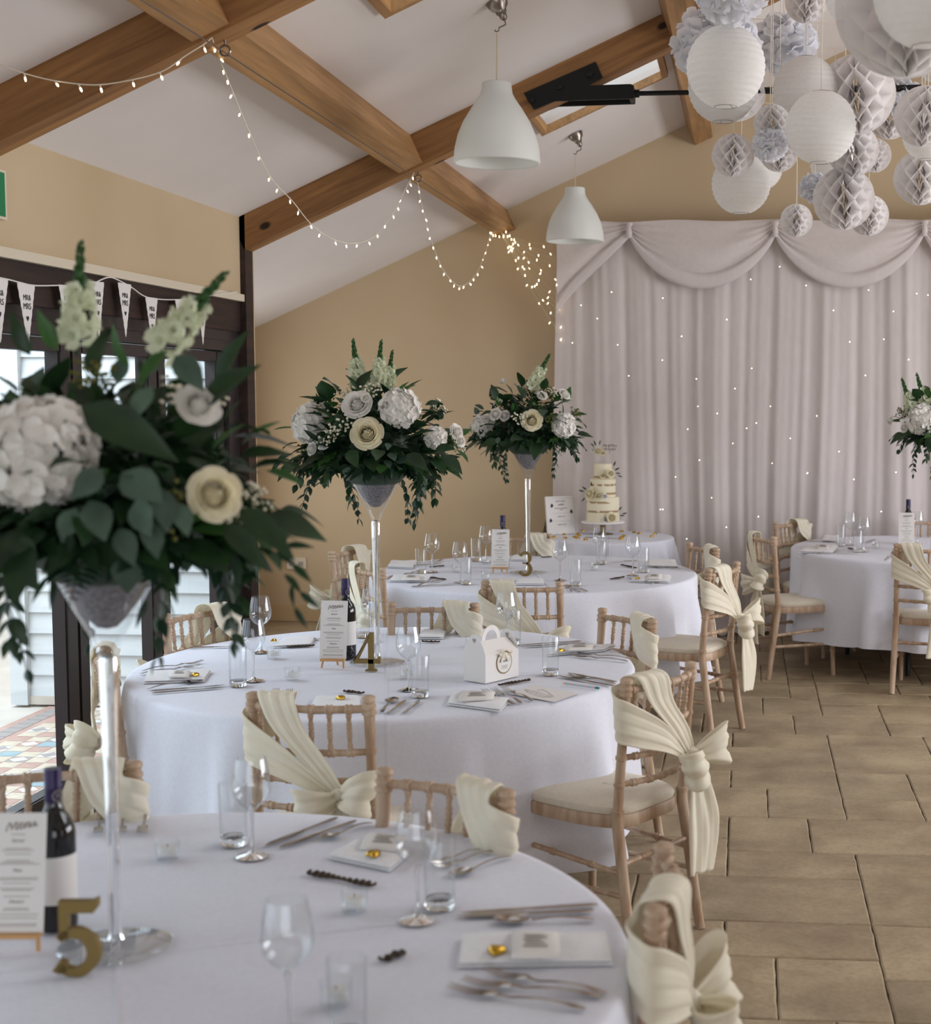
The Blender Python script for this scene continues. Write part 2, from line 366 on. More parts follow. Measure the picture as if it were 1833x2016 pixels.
def icing():
    m = mat('buttercream', '#e8dfc4', .7); nt = NT(m); tc = nt.n('ShaderNodeTexCoord'); sx = nt.n('ShaderNodeSeparateXYZ'); nt.l(tc.outputs['Object'], sx.inputs[0])
    nz = nt.n('ShaderNodeTexNoise', i_Scale=11.0, i_Detail=6.0); nt.l(tc.outputs['Object'], nz.inputs['Vector'])
    band = None
    for z0 in (.072, .138, .200, .262, .318):
        s = nt.n('ShaderNodeMath', operation='SUBTRACT'); s.inputs[1].default_value = z0; nt.l(sx.outputs[2], s.inputs[0])
        a = nt.n('ShaderNodeMath', operation='ABSOLUTE'); nt.l(s.outputs[0], a.inputs[0])
        c = nt.n('ShaderNodeMath', operation='LESS_THAN'); c.inputs[1].default_value = .0075; nt.l(a.outputs[0], c.inputs[0])
        if band is None: band = c.outputs[0]
        else:
            d = nt.n('ShaderNodeMath', operation='MAXIMUM'); nt.l(band, d.inputs[0]); nt.l(c.outputs[0], d.inputs[1]); band = d.outputs[0]
    g = nt.n('ShaderNodeMath', operation='GREATER_THAN'); g.inputs[1].default_value = .47; nt.l(nz.outputs[0], g.inputs[0])
    mu = nt.n('ShaderNodeMath', operation='MULTIPLY'); nt.l(g.outputs[0], mu.inputs[0]); nt.l(band, mu.inputs[1])
    mx = nt.n('ShaderNodeMixRGB'); mx.inputs[1].default_value = (*lin('#e8dfc4'),1); mx.inputs[2].default_value = (*lin('#a48a68'),1)
    nt.l(mu.outputs[0], mx.inputs[0]); nt.l(mx.outputs[0], nt.b.inputs['Base Color']); return m
MT['icing'] = icing()
# ------------------------------------------------------------------ room shell
XL, XA, XR, YB, YF, XRIDGE = -2.76, -3.83, 5.6, 11.0, -4.0, 1.4
def zc(x): return 3.962+.45*x if x <= XRIDGE else 3.962+.45*XRIDGE-.45*(x-XRIDGE)
PITCH = math.atan(.45)
def S(o, label, cat=None): return tag(o, label, cat, kind='structure')
def slab(mb, x0, x1, y0, y1, t=.22):
    vs = [(x0,y0,zc(x0)),(x1,y0,zc(x1)),(x1,y1,zc(x1)),(x0,y1,zc(x0))]
    vs += [(x,y,z+t) for x,y,z in vs]
    mb.add(vs, [(0,3,2,1),(4,5,6,7),(0,1,5,4),(1,2,6,5),(2,3,7,6),(3,0,4,7)])
SKY = [(-1.28,-.50,8.20,9.13), (-1.47,-.60,5.02,5.93)]
mb = MB(); ys = sorted({YF-.2, 7.96, YB+.2} | {s[2] for s in SKY} | {s[3] for s in SKY})
for a, b in zip(ys[:-1], ys[1:]):
    hole = [s for s in SKY if s[2] <= a+.001 and s[3] >= b-.001]; x0 = XL-.2 if a < 7.9 else XA-.3
    if hole: slab(mb, x0, hole[0][0], a, b); slab(mb, hole[0][1], XRIDGE, a, b)
    else: slab(mb, x0, XRIDGE, a, b)
S(mb.build('ceiling', MT['ceiling'], None, False), 'white sloping plaster ceiling between the pine beams', 'ceiling')
mb = MB(); slab(mb, XRIDGE, XR+.2, YF-.2, YB+.2); S(mb.build('ceiling', MT['ceiling'], None, False), 'white plaster ceiling slope on the far side of the ridge', 'ceiling')
# roof windows
for k, (x0,x1,y0,y1) in enumerate(SKY):
    w = thing('window_%d' % (k+1), ['pine framed roof window beside the black tie plate', 'pine framed roof window above the large hanging lamp'][k], 'roof window', kind='structure')
    t = .035
    for nm, (a,b,c,d) in {'side_lining':(x0,x0+t,y0,y1), 'side_lining.':(x1-t,x1,y0,y1), 'end_lining':(x0+t,x1-t,y0,y0+t), 'end_lining.':(x0+t,x1-t,y1-t,y1)}.items():
        m = MB(); vs = [(a,c,zc(a)-.03),(b,c,zc(b)-.03),(b,d,zc(b)-.03),(a,d,zc(a)-.03)]; vs += [(x,y,z+.048) for x,y,z in vs]
        m.add(vs, [(0,3,2,1),(4,5,6,7),(0,1,5,4),(1,2,6,5),(2,3,7,6),(3,0,4,7)]); m.build(nm.rstrip('.'), MT['purlin'], w, False)
    m = MB(); m.add([(x0,y0,zc(x0)+.014),(x1,y0,zc(x1)+.014),(x1,y1,zc(x1)+.014),(x0,y1,zc(x0)+.014)], [(0,1,2,3)]); m.build('pane', MT['pane'], w, False)
# walls
def wall_poly(name, pts, y0, y1, label):
    m = MB(); n = len(pts); vs = [(x,y0,z) for x,z in pts]+[(x,y1,z) for x,z in pts]
    m.add(vs, [tuple(range(n)), tuple(range(2*n-1,n-1,-1))]+[(i,i+n,(i+1)%n+n,(i+1)%n) for i in range(n)])
    return S(m.build(name, MT['plaster'], None, False), label, 'wall')
wall_poly('wall_back', [(XA-.3,0),(XR+.2,0),(XR+.2,zc(XR+.2)+.1),(XRIDGE,zc(XRIDGE)+.1),(XA-.3,zc(XA-.3)+.1)], YB, YB+.2, 'tan plastered gable wall behind the white backdrop curtain')
m = MB(); m.box((XL-.2,YF,2.28),(XL,7.83,2.90)); S(m.build('wall_left', MT['plaster'], None, False), 'tan plaster band above the dark glazed doors', 'wall')
m = MB(); m.box((-4.06,8.03,-.05),(XL-.03,8.14,2.74)); S(m.build('wall_alcove', MT['plaster'], None, False), 'return wall beside the dark post with boarding outside', 'wall')
m = MB(); m.box((XA-.22,8.14,-.05),(XA,YB,2.35)); S(m.build('wall_alcove_side', MT['plaster'], None, False), 'low tan side wall of the alcove under the eaves', 'wall')
m = MB()
for a, b in (((XR,YF,0),(XR+.2,YB,.75)),((XR,YF,2.25),(XR+.2,YB,2.9)),((XR,YF,.75),(XR+.2,3.4,2.25)),((XR,9.6,.75),(XR+.2,YB,2.25))): m.box(a,b)
S(m.build('wall_right', MT['plaster'], None, False), 'tan plaster wall with a long opening added for light on the far right side', 'wall')  # unseen wall; its gap is invented to let the fill lamp in
m = MB()
for a, b in (((XL-.2,YF-.2,0),(-2,YF,3.2)),((3.6,YF-.2,0),(XR+.2,YF,3.2)),((-2,YF-.2,0),(3.6,YF,.4)),((XL-.2,YF-.2,2.6),(XR+.2,YF,4.7))): m.box(a,b)
S(m.build('wall_front', MT['plaster'], None, False), 'tan plaster wall with a wide opening added for light behind the viewer', 'wall')  # unseen wall; gap put in for the rear fill lamp, no glass
m = MB(); m.box((XA,YB-.018,0),(XR,YB,.12)); m.box((XA,YB-.012,.12),(XR,YB,.13)); S(m.build('baseboard_back', MT['skirting'], None, False), 'tan painted skirting board along the gable wall', 'skirting')
m = MB(); m.box((XL-.01,YF,2.262),(XL+.022,7.83,2.30)); S(m.build('trim_1', MT['cream_trim'], None, False), 'cream trim strip above the dark door header', 'trim')
m = MB(); m.box((XL-.16,YF,2.10),(XL-.004,7.83,2.262)); S(m.build('trim_2', MT['dark_wood'], None, False), 'dark brown timber header above the glazed doors', 'header beam')
m = MB(); m.box((XL-.14,YF,1.99),(XL-.02,7.83,2.10)); m.box((XL-.15,YF,2.045),(XL-.012,7.83,2.055)); S(m.build('trim_3', MT['frame_dark'], None, False), 'black sliding track frame under the timber header', 'door track')
m = MB(); m.box((XL-.045,7.83,0),(XL+.03,7.95,2.735)); S(m.build('trim_4', MT['dark_wood'], None, False), 'dark stained timber post at the end of the glazed doors', 'post')
m = MB(); m.box((XL-.15,7.672,0),(XL-.02,7.83,1.99)); S(m.build('trim_5', MT['frame_dark'], None, False), 'black jamb of the glazed doors beside the dark post', 'door jamb')
# glazed folding doors
edges = [7.672]
while edges[-1] > -1.0: edges.append(edges[-1]-.889)
for k in range(len(edges)-1):
    b, a = edges[k], edges[k+1]
    d = thing('door_%d' % (k+1), 'black framed glazed folding door, %s counted from the dark timber post' % ['first','second','third','fourth','fifth','sixth','seventh','eighth','ninth','tenth','eleventh'][k], 'door', kind='structure')
    for nm, (y0,y1,z0,z1) in (('stile',(a,a+.105,.02,1.985)),('stile',(b-.105,b,.02,1.985)),('bottom_rail',(a+.105,b-.105,.02,.14)),('top_rail',(a+.105,b-.105,1.93,1.985))):
        m = MB(); m.box((XL-.11,y0+.002,z0),(XL-.055,y1-.002,z1)); m.box((XL-.10,y0+(.012 if nm=='stile' else 0),z0+.004),(XL-.045,y1-(.012 if nm=='stile' else 0),z1-.004)); m.build(nm, MT['frame_dark'], d, False)
    m = MB(); m.add([(XL-.08,a+.1,.13),(XL-.08,b-.1,.13),(XL-.08,b-.1,1.94),(XL-.08,a+.1,1.94)], [(0,1,2,3)]); m.build('pane', MT['pane'], d, False)
m = MB(); m.box((XL-.18,YF,-.03),(XL+.02,7.83,.02)); S(m.build('trim_6', MT['frame_dark'], None, False), 'black threshold strip under the glazed doors', 'threshold')
# floor: slab plus individually laid stone tiles
m = MB(); m.box((XL-.17,YF,-.12),(XR+.2,YB+.1,-.012)); m.box((XA-.2,8.03,-.12),(XL-.17,YB+.1,-.012)); floor = S(m.build('floor', MT['grout'], None, False), 'floor of buff stone tiles in a random ashlar pattern', 'floor')
UX, UY, OX, OY = .163, .1525, .43, 4.48
laid = [(-3,0,0,2),(-6,0,-3,2),(-2,-3,0,0),(-5,-3,-2,0),(-5,2,0,5),(0,2,4,7),(0,-1,4,2),(-3,5,0,7),(-3,7,-1,10),(-1,7,3,10),(-6,5,-3,8),(-6,8,-3,10),
        (-2,10,0,13),(-5,10,-2,13),(0,10,2,12),(0,12,2,15),(2,10,4,12),(2,12,4,15),(-3,13,0,15),(-5,13,-3,15),(-5,15,0,18),(-3,18,0,20),(-6,18,-3,20),(0,15,3,20),(3,15,6,20),
        (-1,20,2,23),(-4,20,-1,23),(2,20,5,22),(2,22,5,25),(-2,23,0,26),(-5,23,-2,26),(0,23,2,25),(4,2,7,5),(4,5,7,7),(3,7,6,10),(4,10,7,13)]
occ = {}
for t in laid:
    for i in range(t[0],t[2]):
        for j in range(t[1],t[3]): occ[(i,j)] = 1
sizes = [(4,3),(3,3),(3,2),(4,2),(2,2),(2,3),(3,1),(2,1),(1,2),(1,1)]
rt = random.Random(5); IX0, IX1, JY0, JY1 = -12, 14, -7, 43
for j in range(JY0, JY1):
    for i in range(IX0, IX1):
        if (i,j) in occ: continue
        c = sizes[:6]; rt.shuffle(c)
        for w, h in c+sizes[6:]:
            cells = [(i+a,j+b) for a in range(w) for b in range(h)]
            if i+w <= IX1 and j+h <= JY1 and not any(q in occ for q in cells):
                for q in cells: occ[q] = 1
                laid.append((i,j,i+w,j+h)); break
tile_me = {}
for (i0,j0,i1,j1) in laid:
    w, h = (i1-i0)*UX-.0045, (j1-j0)*UY-.0045
    cx, cy = OX+(i0+i1)/2*UX, OY+(j0+j1)/2*UY
    if cy < 3.0 or cx > 2.6 or (cx < -.95 and cy < 9.3): continue
    key = (i1-i0,j1-j0)
    if key not in tile_me:
        b = MB(); e = .006; rq = random.Random(sum(key)*7+key[0]); pts = []
        for s in range(4):
            c = [(-w/2,-h/2),(w/2,-h/2),(w/2,h/2),(-w/2,h/2)]; p, q = Vector(c[s]), Vector(c[(s+1)%4]); n = 7
            for u in range(n): pts.append(p.lerp(q,u/n)+Vector((rq.uniform(-.0018,.0018),rq.uniform(-.0018,.0018))))
        n = len(pts); vs = [(p.x,p.y,-.012) for p in pts]+[(p.x,p.y,-.004) for p in pts]+[(p.x*(1-2*e/w),p.y*(1-2*e/h),0) for p in pts]
        b.add(vs, [(k,(k+1)%n,n+(k+1)%n,n+k) for k in range(n)]+[(n+k,n+(k+1)%n,2*n+(k+1)%n,2*n+k) for k in range(n)]+[tuple(range(2*n,3*n))])
        tile_me[key] = b.mesh('tile', MT['tile'], True, 30)
    o = obj('tile', tile_me[key], floor); o.location = (cx,cy,rt.uniform(-.0012,0)); o.rotation_euler = (0,0,PI*rt.randint(0,1))
m = MB(); m.box((XL-.17,YF,-.012),(-.8,9.5,-.003)); m.box((XA-.1,8.1,-.012),(XL-.17,9.5,-.003)); m.box((-.8,YF,-.012),(XR,3.3,-.003)); m.box((2.4,3.3,-.012),(XR,YB,-.003)); m.box((XA-.1,9.5,-.012),(-1.4,YB,-.003)); m.build('plain_paving', MT['tile'], floor, False)
# roof timbers
def rafter(y, label):
    L = (XRIDGE-XL+.045)/math.cos(PITCH); m = MB(); m.box((0,0,-.173),(L,.125,.02))
    o = S(m.build('roof_beam', MT['beam'], None, False), label, 'roof beam'); o.location = (XL-.045,y,zc(XL-.045)); o.rotation_euler = (0,-PITCH,0)
    m = MB(); m.box((0,0,-.173),(L,.125,.02)); o = S(m.build('roof_beam', MT['beam'], None, False), label.replace('pine','far-slope pine'), 'roof beam'); o.location = (XRIDGE,y,zc(XRIDGE)); o.rotation_euler = (0,PITCH,0)
rafter(1.95, 'pine roof beam crossing overhead nearest the viewer')
rafter(4.89, 'pine roof beam crossing the upper left corner with fairy lights over it')
rafter(7.83, 'pine roof beam carrying the black tie plate and meeting the dark post')
def purlin(xr, y0, y1, label, d=.16, w=.14):
    zb = zc(xr-.066)-.16/math.cos(PITCH)+.02
    m = MB(); m.box((-w,0,0),(0,y1-y0,d+.02)); o = S(m.build('purlin', MT['purlin'], None, False), label, 'purlin'); o.location = (xr,y0,2.999+(xr+1.745)*.45); o.rotation_euler = (0,-PITCH,0)
for x, t in ((-1.745,'lower'),(-.27,'middle')):
    purlin(x, 2.075, 4.89, t+' sawn pine purlin in the bay nearest the viewer')
    purlin(x, 5.015, 7.83, t+' sawn pine purlin between the two roof beams')
    purlin(x, 7.955, 11.0, t+' sawn pine purlin running into the gable wall')
m = MB(); m.box((-.07,0,-.22),(.07,15,0)); o = S(m.build('ridge_beam', MT['purlin'], None, False), 'pine ridge beam above the paper lanterns', 'ridge beam'); o.location = (XRIDGE,YF,zc(XRIDGE)+.02)
# steel tie under the beam
tie = thing('tie_plate', 'black bolted steel plate and tie rod on the pine beam', 'steel tie', kind='structure')
Yp = 7.80
P = lambda x, y, dy=0: on_y(x, y, Yp+dy)
def plate(name, pts, y0, y1):
    b = MB(); n = len(pts); q = [P(*p) for p in pts]
    b.add([(p.x,y0,p.z) for p in q]+[(p.x,y1,p.z) for p in q], [tuple(range(n)), tuple(range(2*n-1,n-1,-1))]+[(i,i+n,(i+1)%n+n,(i+1)%n) for i in range(n)])
    return b.build(name, MT['black_steel'], tie, False)
OUT = [(1030,182),(1172,120),(1186,151),(1157,167),(1243,164),(1245,193),(1092,198),(1050,214)]
plate('side_plate', OUT, 7.815, 7.828); plate('side_plate', OUT, 7.957, 7.97)
for px in ((1045,194),(1101,168),(1160,143)):
    c = P(*px); m = MB(); m.lathe([(0,-.0),(.022,0),(.022,.016),(0,.018)], 6, (0,0,0)); b = m.build('bolt', MT['black_steel'], tie, False); b.location = (c.x,7.815,c.z); b.rotation_euler = (PI/2,0,0)
c = P(1245,179); m = MB(); m.box((c.x-.02,7.82,c.z-.035),(c.x+.004,7.965,c.z+.035)); m.build('end_block', MT['black_steel'], tie, False)
m = MB(); m.tube([(c.x,7.89,c.z+.005),(c.x+.03,7.89,c.z+.005)], .022, 8); m.tube([(c.x+.03,7.89,c.z+.005),(3.5,7.89,c.z+.02)], .013, 8); m.tube([(.03,7.89,c.z+.01),(.9,7.89,c.z+.012)], .018, 8); m.build('tie_rod', MT['black_steel'], tie)
# steel cable under the lower purlin with eye hooks
cab = thing('cable_line', 'thin steel cable strung along the lower purlin', 'cable')
path = [(-1.80,2.2,2.90),(-1.80,4.86,2.93),(-1.80,7.80,2.93),(-1.82,10.95,2.95)]
m = MB(); m.tube(path, .0028, 5); m.build('steel_wire', MT['wire'], cab)
for y in (4.97, 7.92):
    m = MB(); m.tube([(-1.79+.018*math.cos(a),y,2.93+.018*math.sin(a)) for a in [k*PI/6 for k in range(13)]], .004, 6); m.tube([(-1.79,y,2.948),(-1.79,y,2.99)], .004, 6); m.build('eye_hook', MT['nickel'], cab)
# outside: boarded wall, paving, patterned patio
cw = thing('boarded_wall', 'white painted weatherboard wall outside the glazed doors', 'boarded wall', kind='structure')
for k in range(19):
    z = .03+k*.121; m = MB(); x0, x1 = -4.10, -2.97
    m.add([(x0,7.962,z),(x1,7.962,z),(x1,8.02,z),(x0,8.02,z),(x0,7.985,z+.128),(x1,7.985,z+.128),(x1,8.02,z+.128),(x0,8.02,z+.128)], [(0,3,2,1),(4,5,6,7),(0,1,5,4),(1,2,6,5),(2,3,7,6),(3,0,4,7)]); m.build('board', MT['clap'], cw, False)
m = MB(); m.box((-4.19,7.93,-.02),(-4.09,8.05,2.35)); m.build('corner_board', MT['clap'], cw, False)
m = MB(); m.box((-4.09,7.955,-.02),(-2.97,8.02,.03)); m.build('base_strip', MT['sandy'], cw, False)
m = MB(); m.box((-14,-6,-.2),(-2.94,14,-.035)); S(m.build('paving', MT['sandy'], None, False), 'pale sunlit paving outside the glazed doors', 'paving')
m = MB(); m.box((-3.98,-2,-.034),(-2.95,7.955,-.028)); pat = S(m.build('patio', MT['terracotta'], None, False), 'patterned terracotta, cream and blue patio tiles outside the doors', 'patio')
U = .104; names = ['terracotta','cream_tile','grey_tile','blue_tile','white_tile']
def star_tile(mc, mi):
    b = MB(); h = U/2-.002
    b.add([(-h,-h,0),(h,-h,0),(h,h,0),(-h,h,0),(0,-h*.96,.0006),(h*.96,0,.0006),(0,h*.96,.0006),(-h*.96,0,.0006)], [(4,5,6,7)], 1)
    b.add([(-h,-h,0),(h,-h,0),(h,h,0),(-h,h,0)], [(0,1,2,3)], 0)
    return b.mesh('patio_tile', [MT[mc], MT[mi]], False)
pt = {k: star_tile(*k) for k in (('cream_tile','cream_tile'),('terracotta','terracotta'),('white_tile','grey_tile'),('grey_tile','white_tile'),('blue_tile','blue_tile'),('terracotta','white_tile'))}
for i in range(8):
    for j in range(26):
        q = (i % 4, j % 4)
        k = {(0,0):('white_tile','grey_tile'),(1,1):('terracotta','white_tile'),(2,2):('grey_tile','white_tile'),(3,3):('white_tile','grey_tile')}.get(q)
        if k is None: k = ('blue_tile','blue_tile') if (i*3+j*5) % 13 == 0 else (('cream_tile','cream_tile') if (i+j) % 2 else ('terracotta','terracotta'))
        o = obj('patio_tile', pt[k], pat); o.location = (-3.80+i*U+U/2, 5.25+j*U+U/2, -.027)
bt = MB(); bt.box((-.045,-.045,0),(.045,.045,.002)); bme = bt.mesh('border_tile', MT['grey_tile'], False)
for j in range(28): o = obj('border_tile', bme, pat); o.location = (-3.885, 5.2+j*.098, -.028)
# exit sign, wall socket
es = thing('exit_sign', 'green emergency exit sign on the wall above the doors', 'sign')
m = MB(); m.box((XL,5.02,2.40),(XL+.022,5.27,2.58)); m.build('sign_case', MT['cream_trim'], es, False)
m = MB(); m.box((XL+.022,5.03,2.41),(XL+.024,5.255,2.57)); m.build('sign_face', MT['green_sign'], es, False)
m = MB(); m.box((XL+.024,5.06,2.46),(XL+.0245,5.21,2.52)); m.build('sign_symbol', MT['paper'], es, False)
so = thing('wall_socket', 'small pale double socket low on the gable wall', 'socket', on_y(584,1109,10.99))
m = MB(); m.box((-.075,-.008,-.045),(.075,.01,.045)); m.build('face_plate', MT['cream_trim'], so, False)
for x in (-.035,.035): m = MB(); m.box((x-.02,-.0095,-.02),(x+.02,-.008,.015)); m.build('outlet', MT['ink_light'], so, False)
# ------------------------------------------------------------------ backdrop curtain
YC = 10.75
bk = thing('backdrop_curtain', 'white voile wedding backdrop with swagged pelmet', 'curtain', (0,0,0))
def folds(x, z):
    s = 0
    for k, (f, a, p) in enumerate(((9.1,.016,.3),(14.7,.013,1.9),(23.3,.009,4.1),(41.0,.008,.7),(63.0,.005,2.2),(97.0,.0025,1.2))):
        s += a*math.sin(f*x*1.0+p+.35*math.sin(1.3*z+k+x))
    return s
rows = []; NX, NZ = 620, 26; x0, x1 = -1.40, 2.75
for j in range(NZ+1):
    t = j/NZ; z = 2.98*(1-t); r = []
    for i in range(NX+1):
        x = x0+(x1-x0)*i/NX; am = .5+.75*t
        y = YC-.02+folds(x+.05*math.sin(z*.8+x*3)*t, z)*am*.85 - (.11*max(0,(.10-z))/.10 if z < .10 else 0)
        xx = x-.05*t*math.exp(-((x-x0)/.2)**2)
        r.append((xx, y-(.03*math.sin(x*31)*max(0,(.16-z))/.16), max(z,.006+.012*(1+math.sin(x*47))*(1 if z < .05 else 0))))
    rows.append(r)
m = MB(); m.grid(rows); m.build('drape', MT['curtain'], bk, True, 0)
KN = [-.86, .192, 1.249, 2.31]
def swag(xa, xb, drop, zl=None):
    rows = []; band = []; NU, NV = 56, 26
    for j in range(NV+1):
        v = j/NV; r = []
        for i in range(NU+1):
            u = i/NU; x = xa+(xb-xa)*u
            if zl is None: bot = 2.93-drop*(1-(2*u-1)**2)**.85 ; edge = abs(2*u-1)
            else: bot = zl+(2.93-zl)*u**.8; edge = u
            top = 3.015+.006*math.sin(x*9)
            z = top+(bot-top)*v
            g = edge**3
            y = YC-.075-.05*(1-edge**2)*math.sin(PI*v*.9)-.012*g*math.sin(v*34+2*math.sin(5*u))-.007*(1-g)*math.sin(v*11+4*u+math.sin(x*7))
            r.append((x,y,z))
        rows.append(r); 
        if j == NV: band = r
    m = MB(); m.grid(rows); o = m.build('swag', MT['swag'], bk, True, 0)
    rows = []
    for k, (dz, dy) in enumerate(((.035,-.012),(.02,-.03),(0,-.034),(-.025,-.03),(-.05,-.026),(-.075,-.012),(-.07,.012))):
        rr = []
        for i, p in enumerate(band):
            u = i/NU; e = abs(2*u-1) if zl is None else u; s = 1-.55*e**4
            rr.append((p[0], p[1]+dy*s+.003*math.sin(k*2+i*.2), p[2]+dz*s))
        rows.append(rr)
    m = MB(); m.grid(rows); m.build('swag_hem', MT['curtain'], bk, True, 0)
swag(KN[0], KN[1], .33); swag(KN[1], KN[2], .33); swag(KN[2], KN[3], .33); swag(-1.385, KN[0], 0, 2.42)
for x in KN[:3]:
    m = MB(); rows = []
    for j in range(13):
        t = j/12; w = .016+.012*abs(t-.45); rows.append([(x+w*math.cos(a)*(1+.3*math.sin(a*5+j)), YC-.10-.02*math.sin(PI*t)-w*math.sin(a), 3.0-.11*t) for a in [PI*k/8 for k in range(9)]])
    m.grid(rows); m.build('gather', MT['swag'], bk)
# pin lights showing through the voile
cl = thing('curtain_lights', 'tiny warm pin lights scattered over the white backdrop', 'fairy lights')
fb = MB(); fb.ball((0,0,0), .0032, 6, 4); fme = fb.mesh('pin_light', MT['fairy_cool'])
for px in ((1304,709),(1238,740),(1478,550),(1431,629),(1342,662),(1470,843),(1589,932),(1556,863),(1412,814),(1447,765),(1489,833),(1480,725),(1371,746),(1300,1003),(1374,800),(1354,845),(1443,873),(1377,906),(1330,939),(1305,1003),(1401,980),(1493,1017),(1430,1038),(1352,1061),(1479,1116),(1520,912),(1517,800),(1608,819),(1652,889),(1590,931),(1681,944),(1704,739),(1789,708),(1764,930),(1735,1007),(1535,525),(1587,562),(1641,611),(1759,613),(1827,581),(1805,578),(1305,587),(1182,503),(1127,675),(1176,627),(1216,679),(1144,601),(1204,575),(1673,673),(1740,668),(1710,571)):
    o = obj('pin_light', fme, cl); o.location = on_y(px[0], px[1], YC-.10)
# ------------------------------------------------------------------ fan of fairy lights beside the curtain
bulb = MB(); bulb.ball((0,0,-.018), (.0034,.0034,.009), 6, 5); bulb_me = bulb.mesh('bulb', MT['fairy'])
stk = MB(); stk.tube([(0,0,0),(0,0,-.012)], .0028, 5); stk_me = stk.mesh('bulb_holder', MT['twine'])
rb = random.Random(3)
def fairy(name, label, path, step, cable, parent=None, r=.0022, sub=True):
    t = parent or thing(name, label, 'fairy lights')
    m = MB(); m.tube(path, r, 5, 0, False); m.build('flex', cable, t)
    acc = 0; last = Vector(path[0])
    for p in path[1:]:
        p = Vector(p); acc += (p-last).length
        if acc > step:
            acc = rb.uniform(-.25,.15)*step; a = rb.uniform(0,2*PI)
            M = Matrix.Translation(p) @ Matrix.Rotation(a,4,'Z') @ Matrix.Rotation(rb.uniform(.1,.75),4,'X')
            o = obj('bulb', bulb_me, t, M)
            if sub: obj('bulb_holder', stk_me, o)
        last = p
    return t
fan = thing('fairy_light_fan', 'fan of warm fairy light strands from purlin end to curtain edge', 'fairy lights')
A0 = on_y(985,457,10.80)
for i, py in enumerate((482,500,512,528,556,562,590,608,622,640,664)):
    B0 = on_y(1106,py,10.72)
    fairy('', '', [A0.lerp(B0,k/40)+Vector((0,0,-.03*math.sin(PI*k/40))) for k in range(41)], (.105+.02*(i%3)), MT['cable'], fan, .0014, False)
for k in range(16): obj('bulb', bulb_me, fan, Matrix.Translation(A0+Vector((rb.uniform(-.1,.09),rb.uniform(-.06,.02),rb.uniform(-.06,.06)))))
def pxpath(pts, y0, y1):
    out = []; n = len(pts)
    for k, (x, y) in enumerate(pts): out.append(on_y(x, y, y0+(y1-y0)*k/(n-1)))
    return catmull(out, 10)
fairy('fairy_light_string', 'fairy light string looped over the upper left beam', pxpath([(-60,110),(0,128),(60,148),(120,161),(190,167),(260,157),(320,140),(365,110),(400,88),(418,74)],4.62,4.86), .075, MT['twine'])
fairy('fairy_light_string', 'long fairy light string swagged between the two roof beams', pxpath([(418,76),(432,115),(452,165),(490,258),(530,345),(575,395),(620,448),(675,477),(730,470),(770,425),(797,375),(815,340)],4.90,7.78), .10, MT['twine'])
fairy('fairy_light_string', 'fairy light string drooping from the roof beam to the gable wall', pxpath([(821,352),(832,410),(848,470),(872,530),(905,563),(935,543),(955,498),(968,452)],7.97,10.85), .10, MT['twine'])
# ------------------------------------------------------------------ pendant lamps
def pendant(px_cup, px_bot, Y, label):
    top = on_y(*px_cup, Y); zt = zc(top.x); bot = on_y(*px_bot, Y)
    t = thing('pendant_lamp', label, 'pendant lamp', (top.x, Y, bot.z), 0, 'white pendant lamps')
    h = .345
    prof = [(.186,0),(.190,.004),(.190,.012),(.186,.06),(.172,.12),(.146,.18),(.112,.235),(.084,.275),(.070,.30),(.066,.325),(.0645,h),(.060,h+.004),(.052,h+.004)]
    pin = [(r-.004,z) for r,z in prof[::-1]][1:]
    m = MB(); m.lathe(prof+pin+[prof[0]], 48); m.build('shade', MT['shade'], t)
    m = MB(); m.lathe([(0,h-.004),(.06,h-.004)], 24); m.lathe([(0,h-.11),(.02,h-.11),(.022,h-.03),(.022,h)], 12); m.ball((0,0,h-.15),.03,10,8); m.build('lamp_holder', MT['shade'], t)
    cz = zt-bot.z
    m = MB(); m.tube([(0,0,h),(.002,0,cz-.14)], .0028, 6); m.build('cord', MT['cable'], t)
    m = MB(); m.lathe([(0,0),(.012,0),(.016,-.0)], 8); c = MB()
    M = Matrix.Translation((0,0,cz)) @ Matrix.Rotation(-PITCH,4,'Y')
    c.lathe([(.05,.01),(.05,-.004),(.042,-.03),(.026,-.045),(.024,-.058),(.018,-.062),(.016,-.082),(.009,-.09),(.0,-.092)], 20)
    q = c.build('ceiling_cup', MT['nickel'], t); q.matrix_local = M
    e = M @ Vector((0,0,-.09)); m = MB(); m.tube([e, e+Vector((.004,0,-.02)), (.012,0,e.z-.032), (.010,0,e.z-.045), (0,0,e.z-.05), (-.008,0,e.z-.043)], .0035, 6); m.build('hook', MT['nickel'], t)
pendant((977,2),(996,322),6.43,'larger looking white bell pendant lamp hanging nearer the viewer')
pendant((1132,265),(1142,476),9.60,'smaller looking white bell pendant lamp in front of the backdrop')
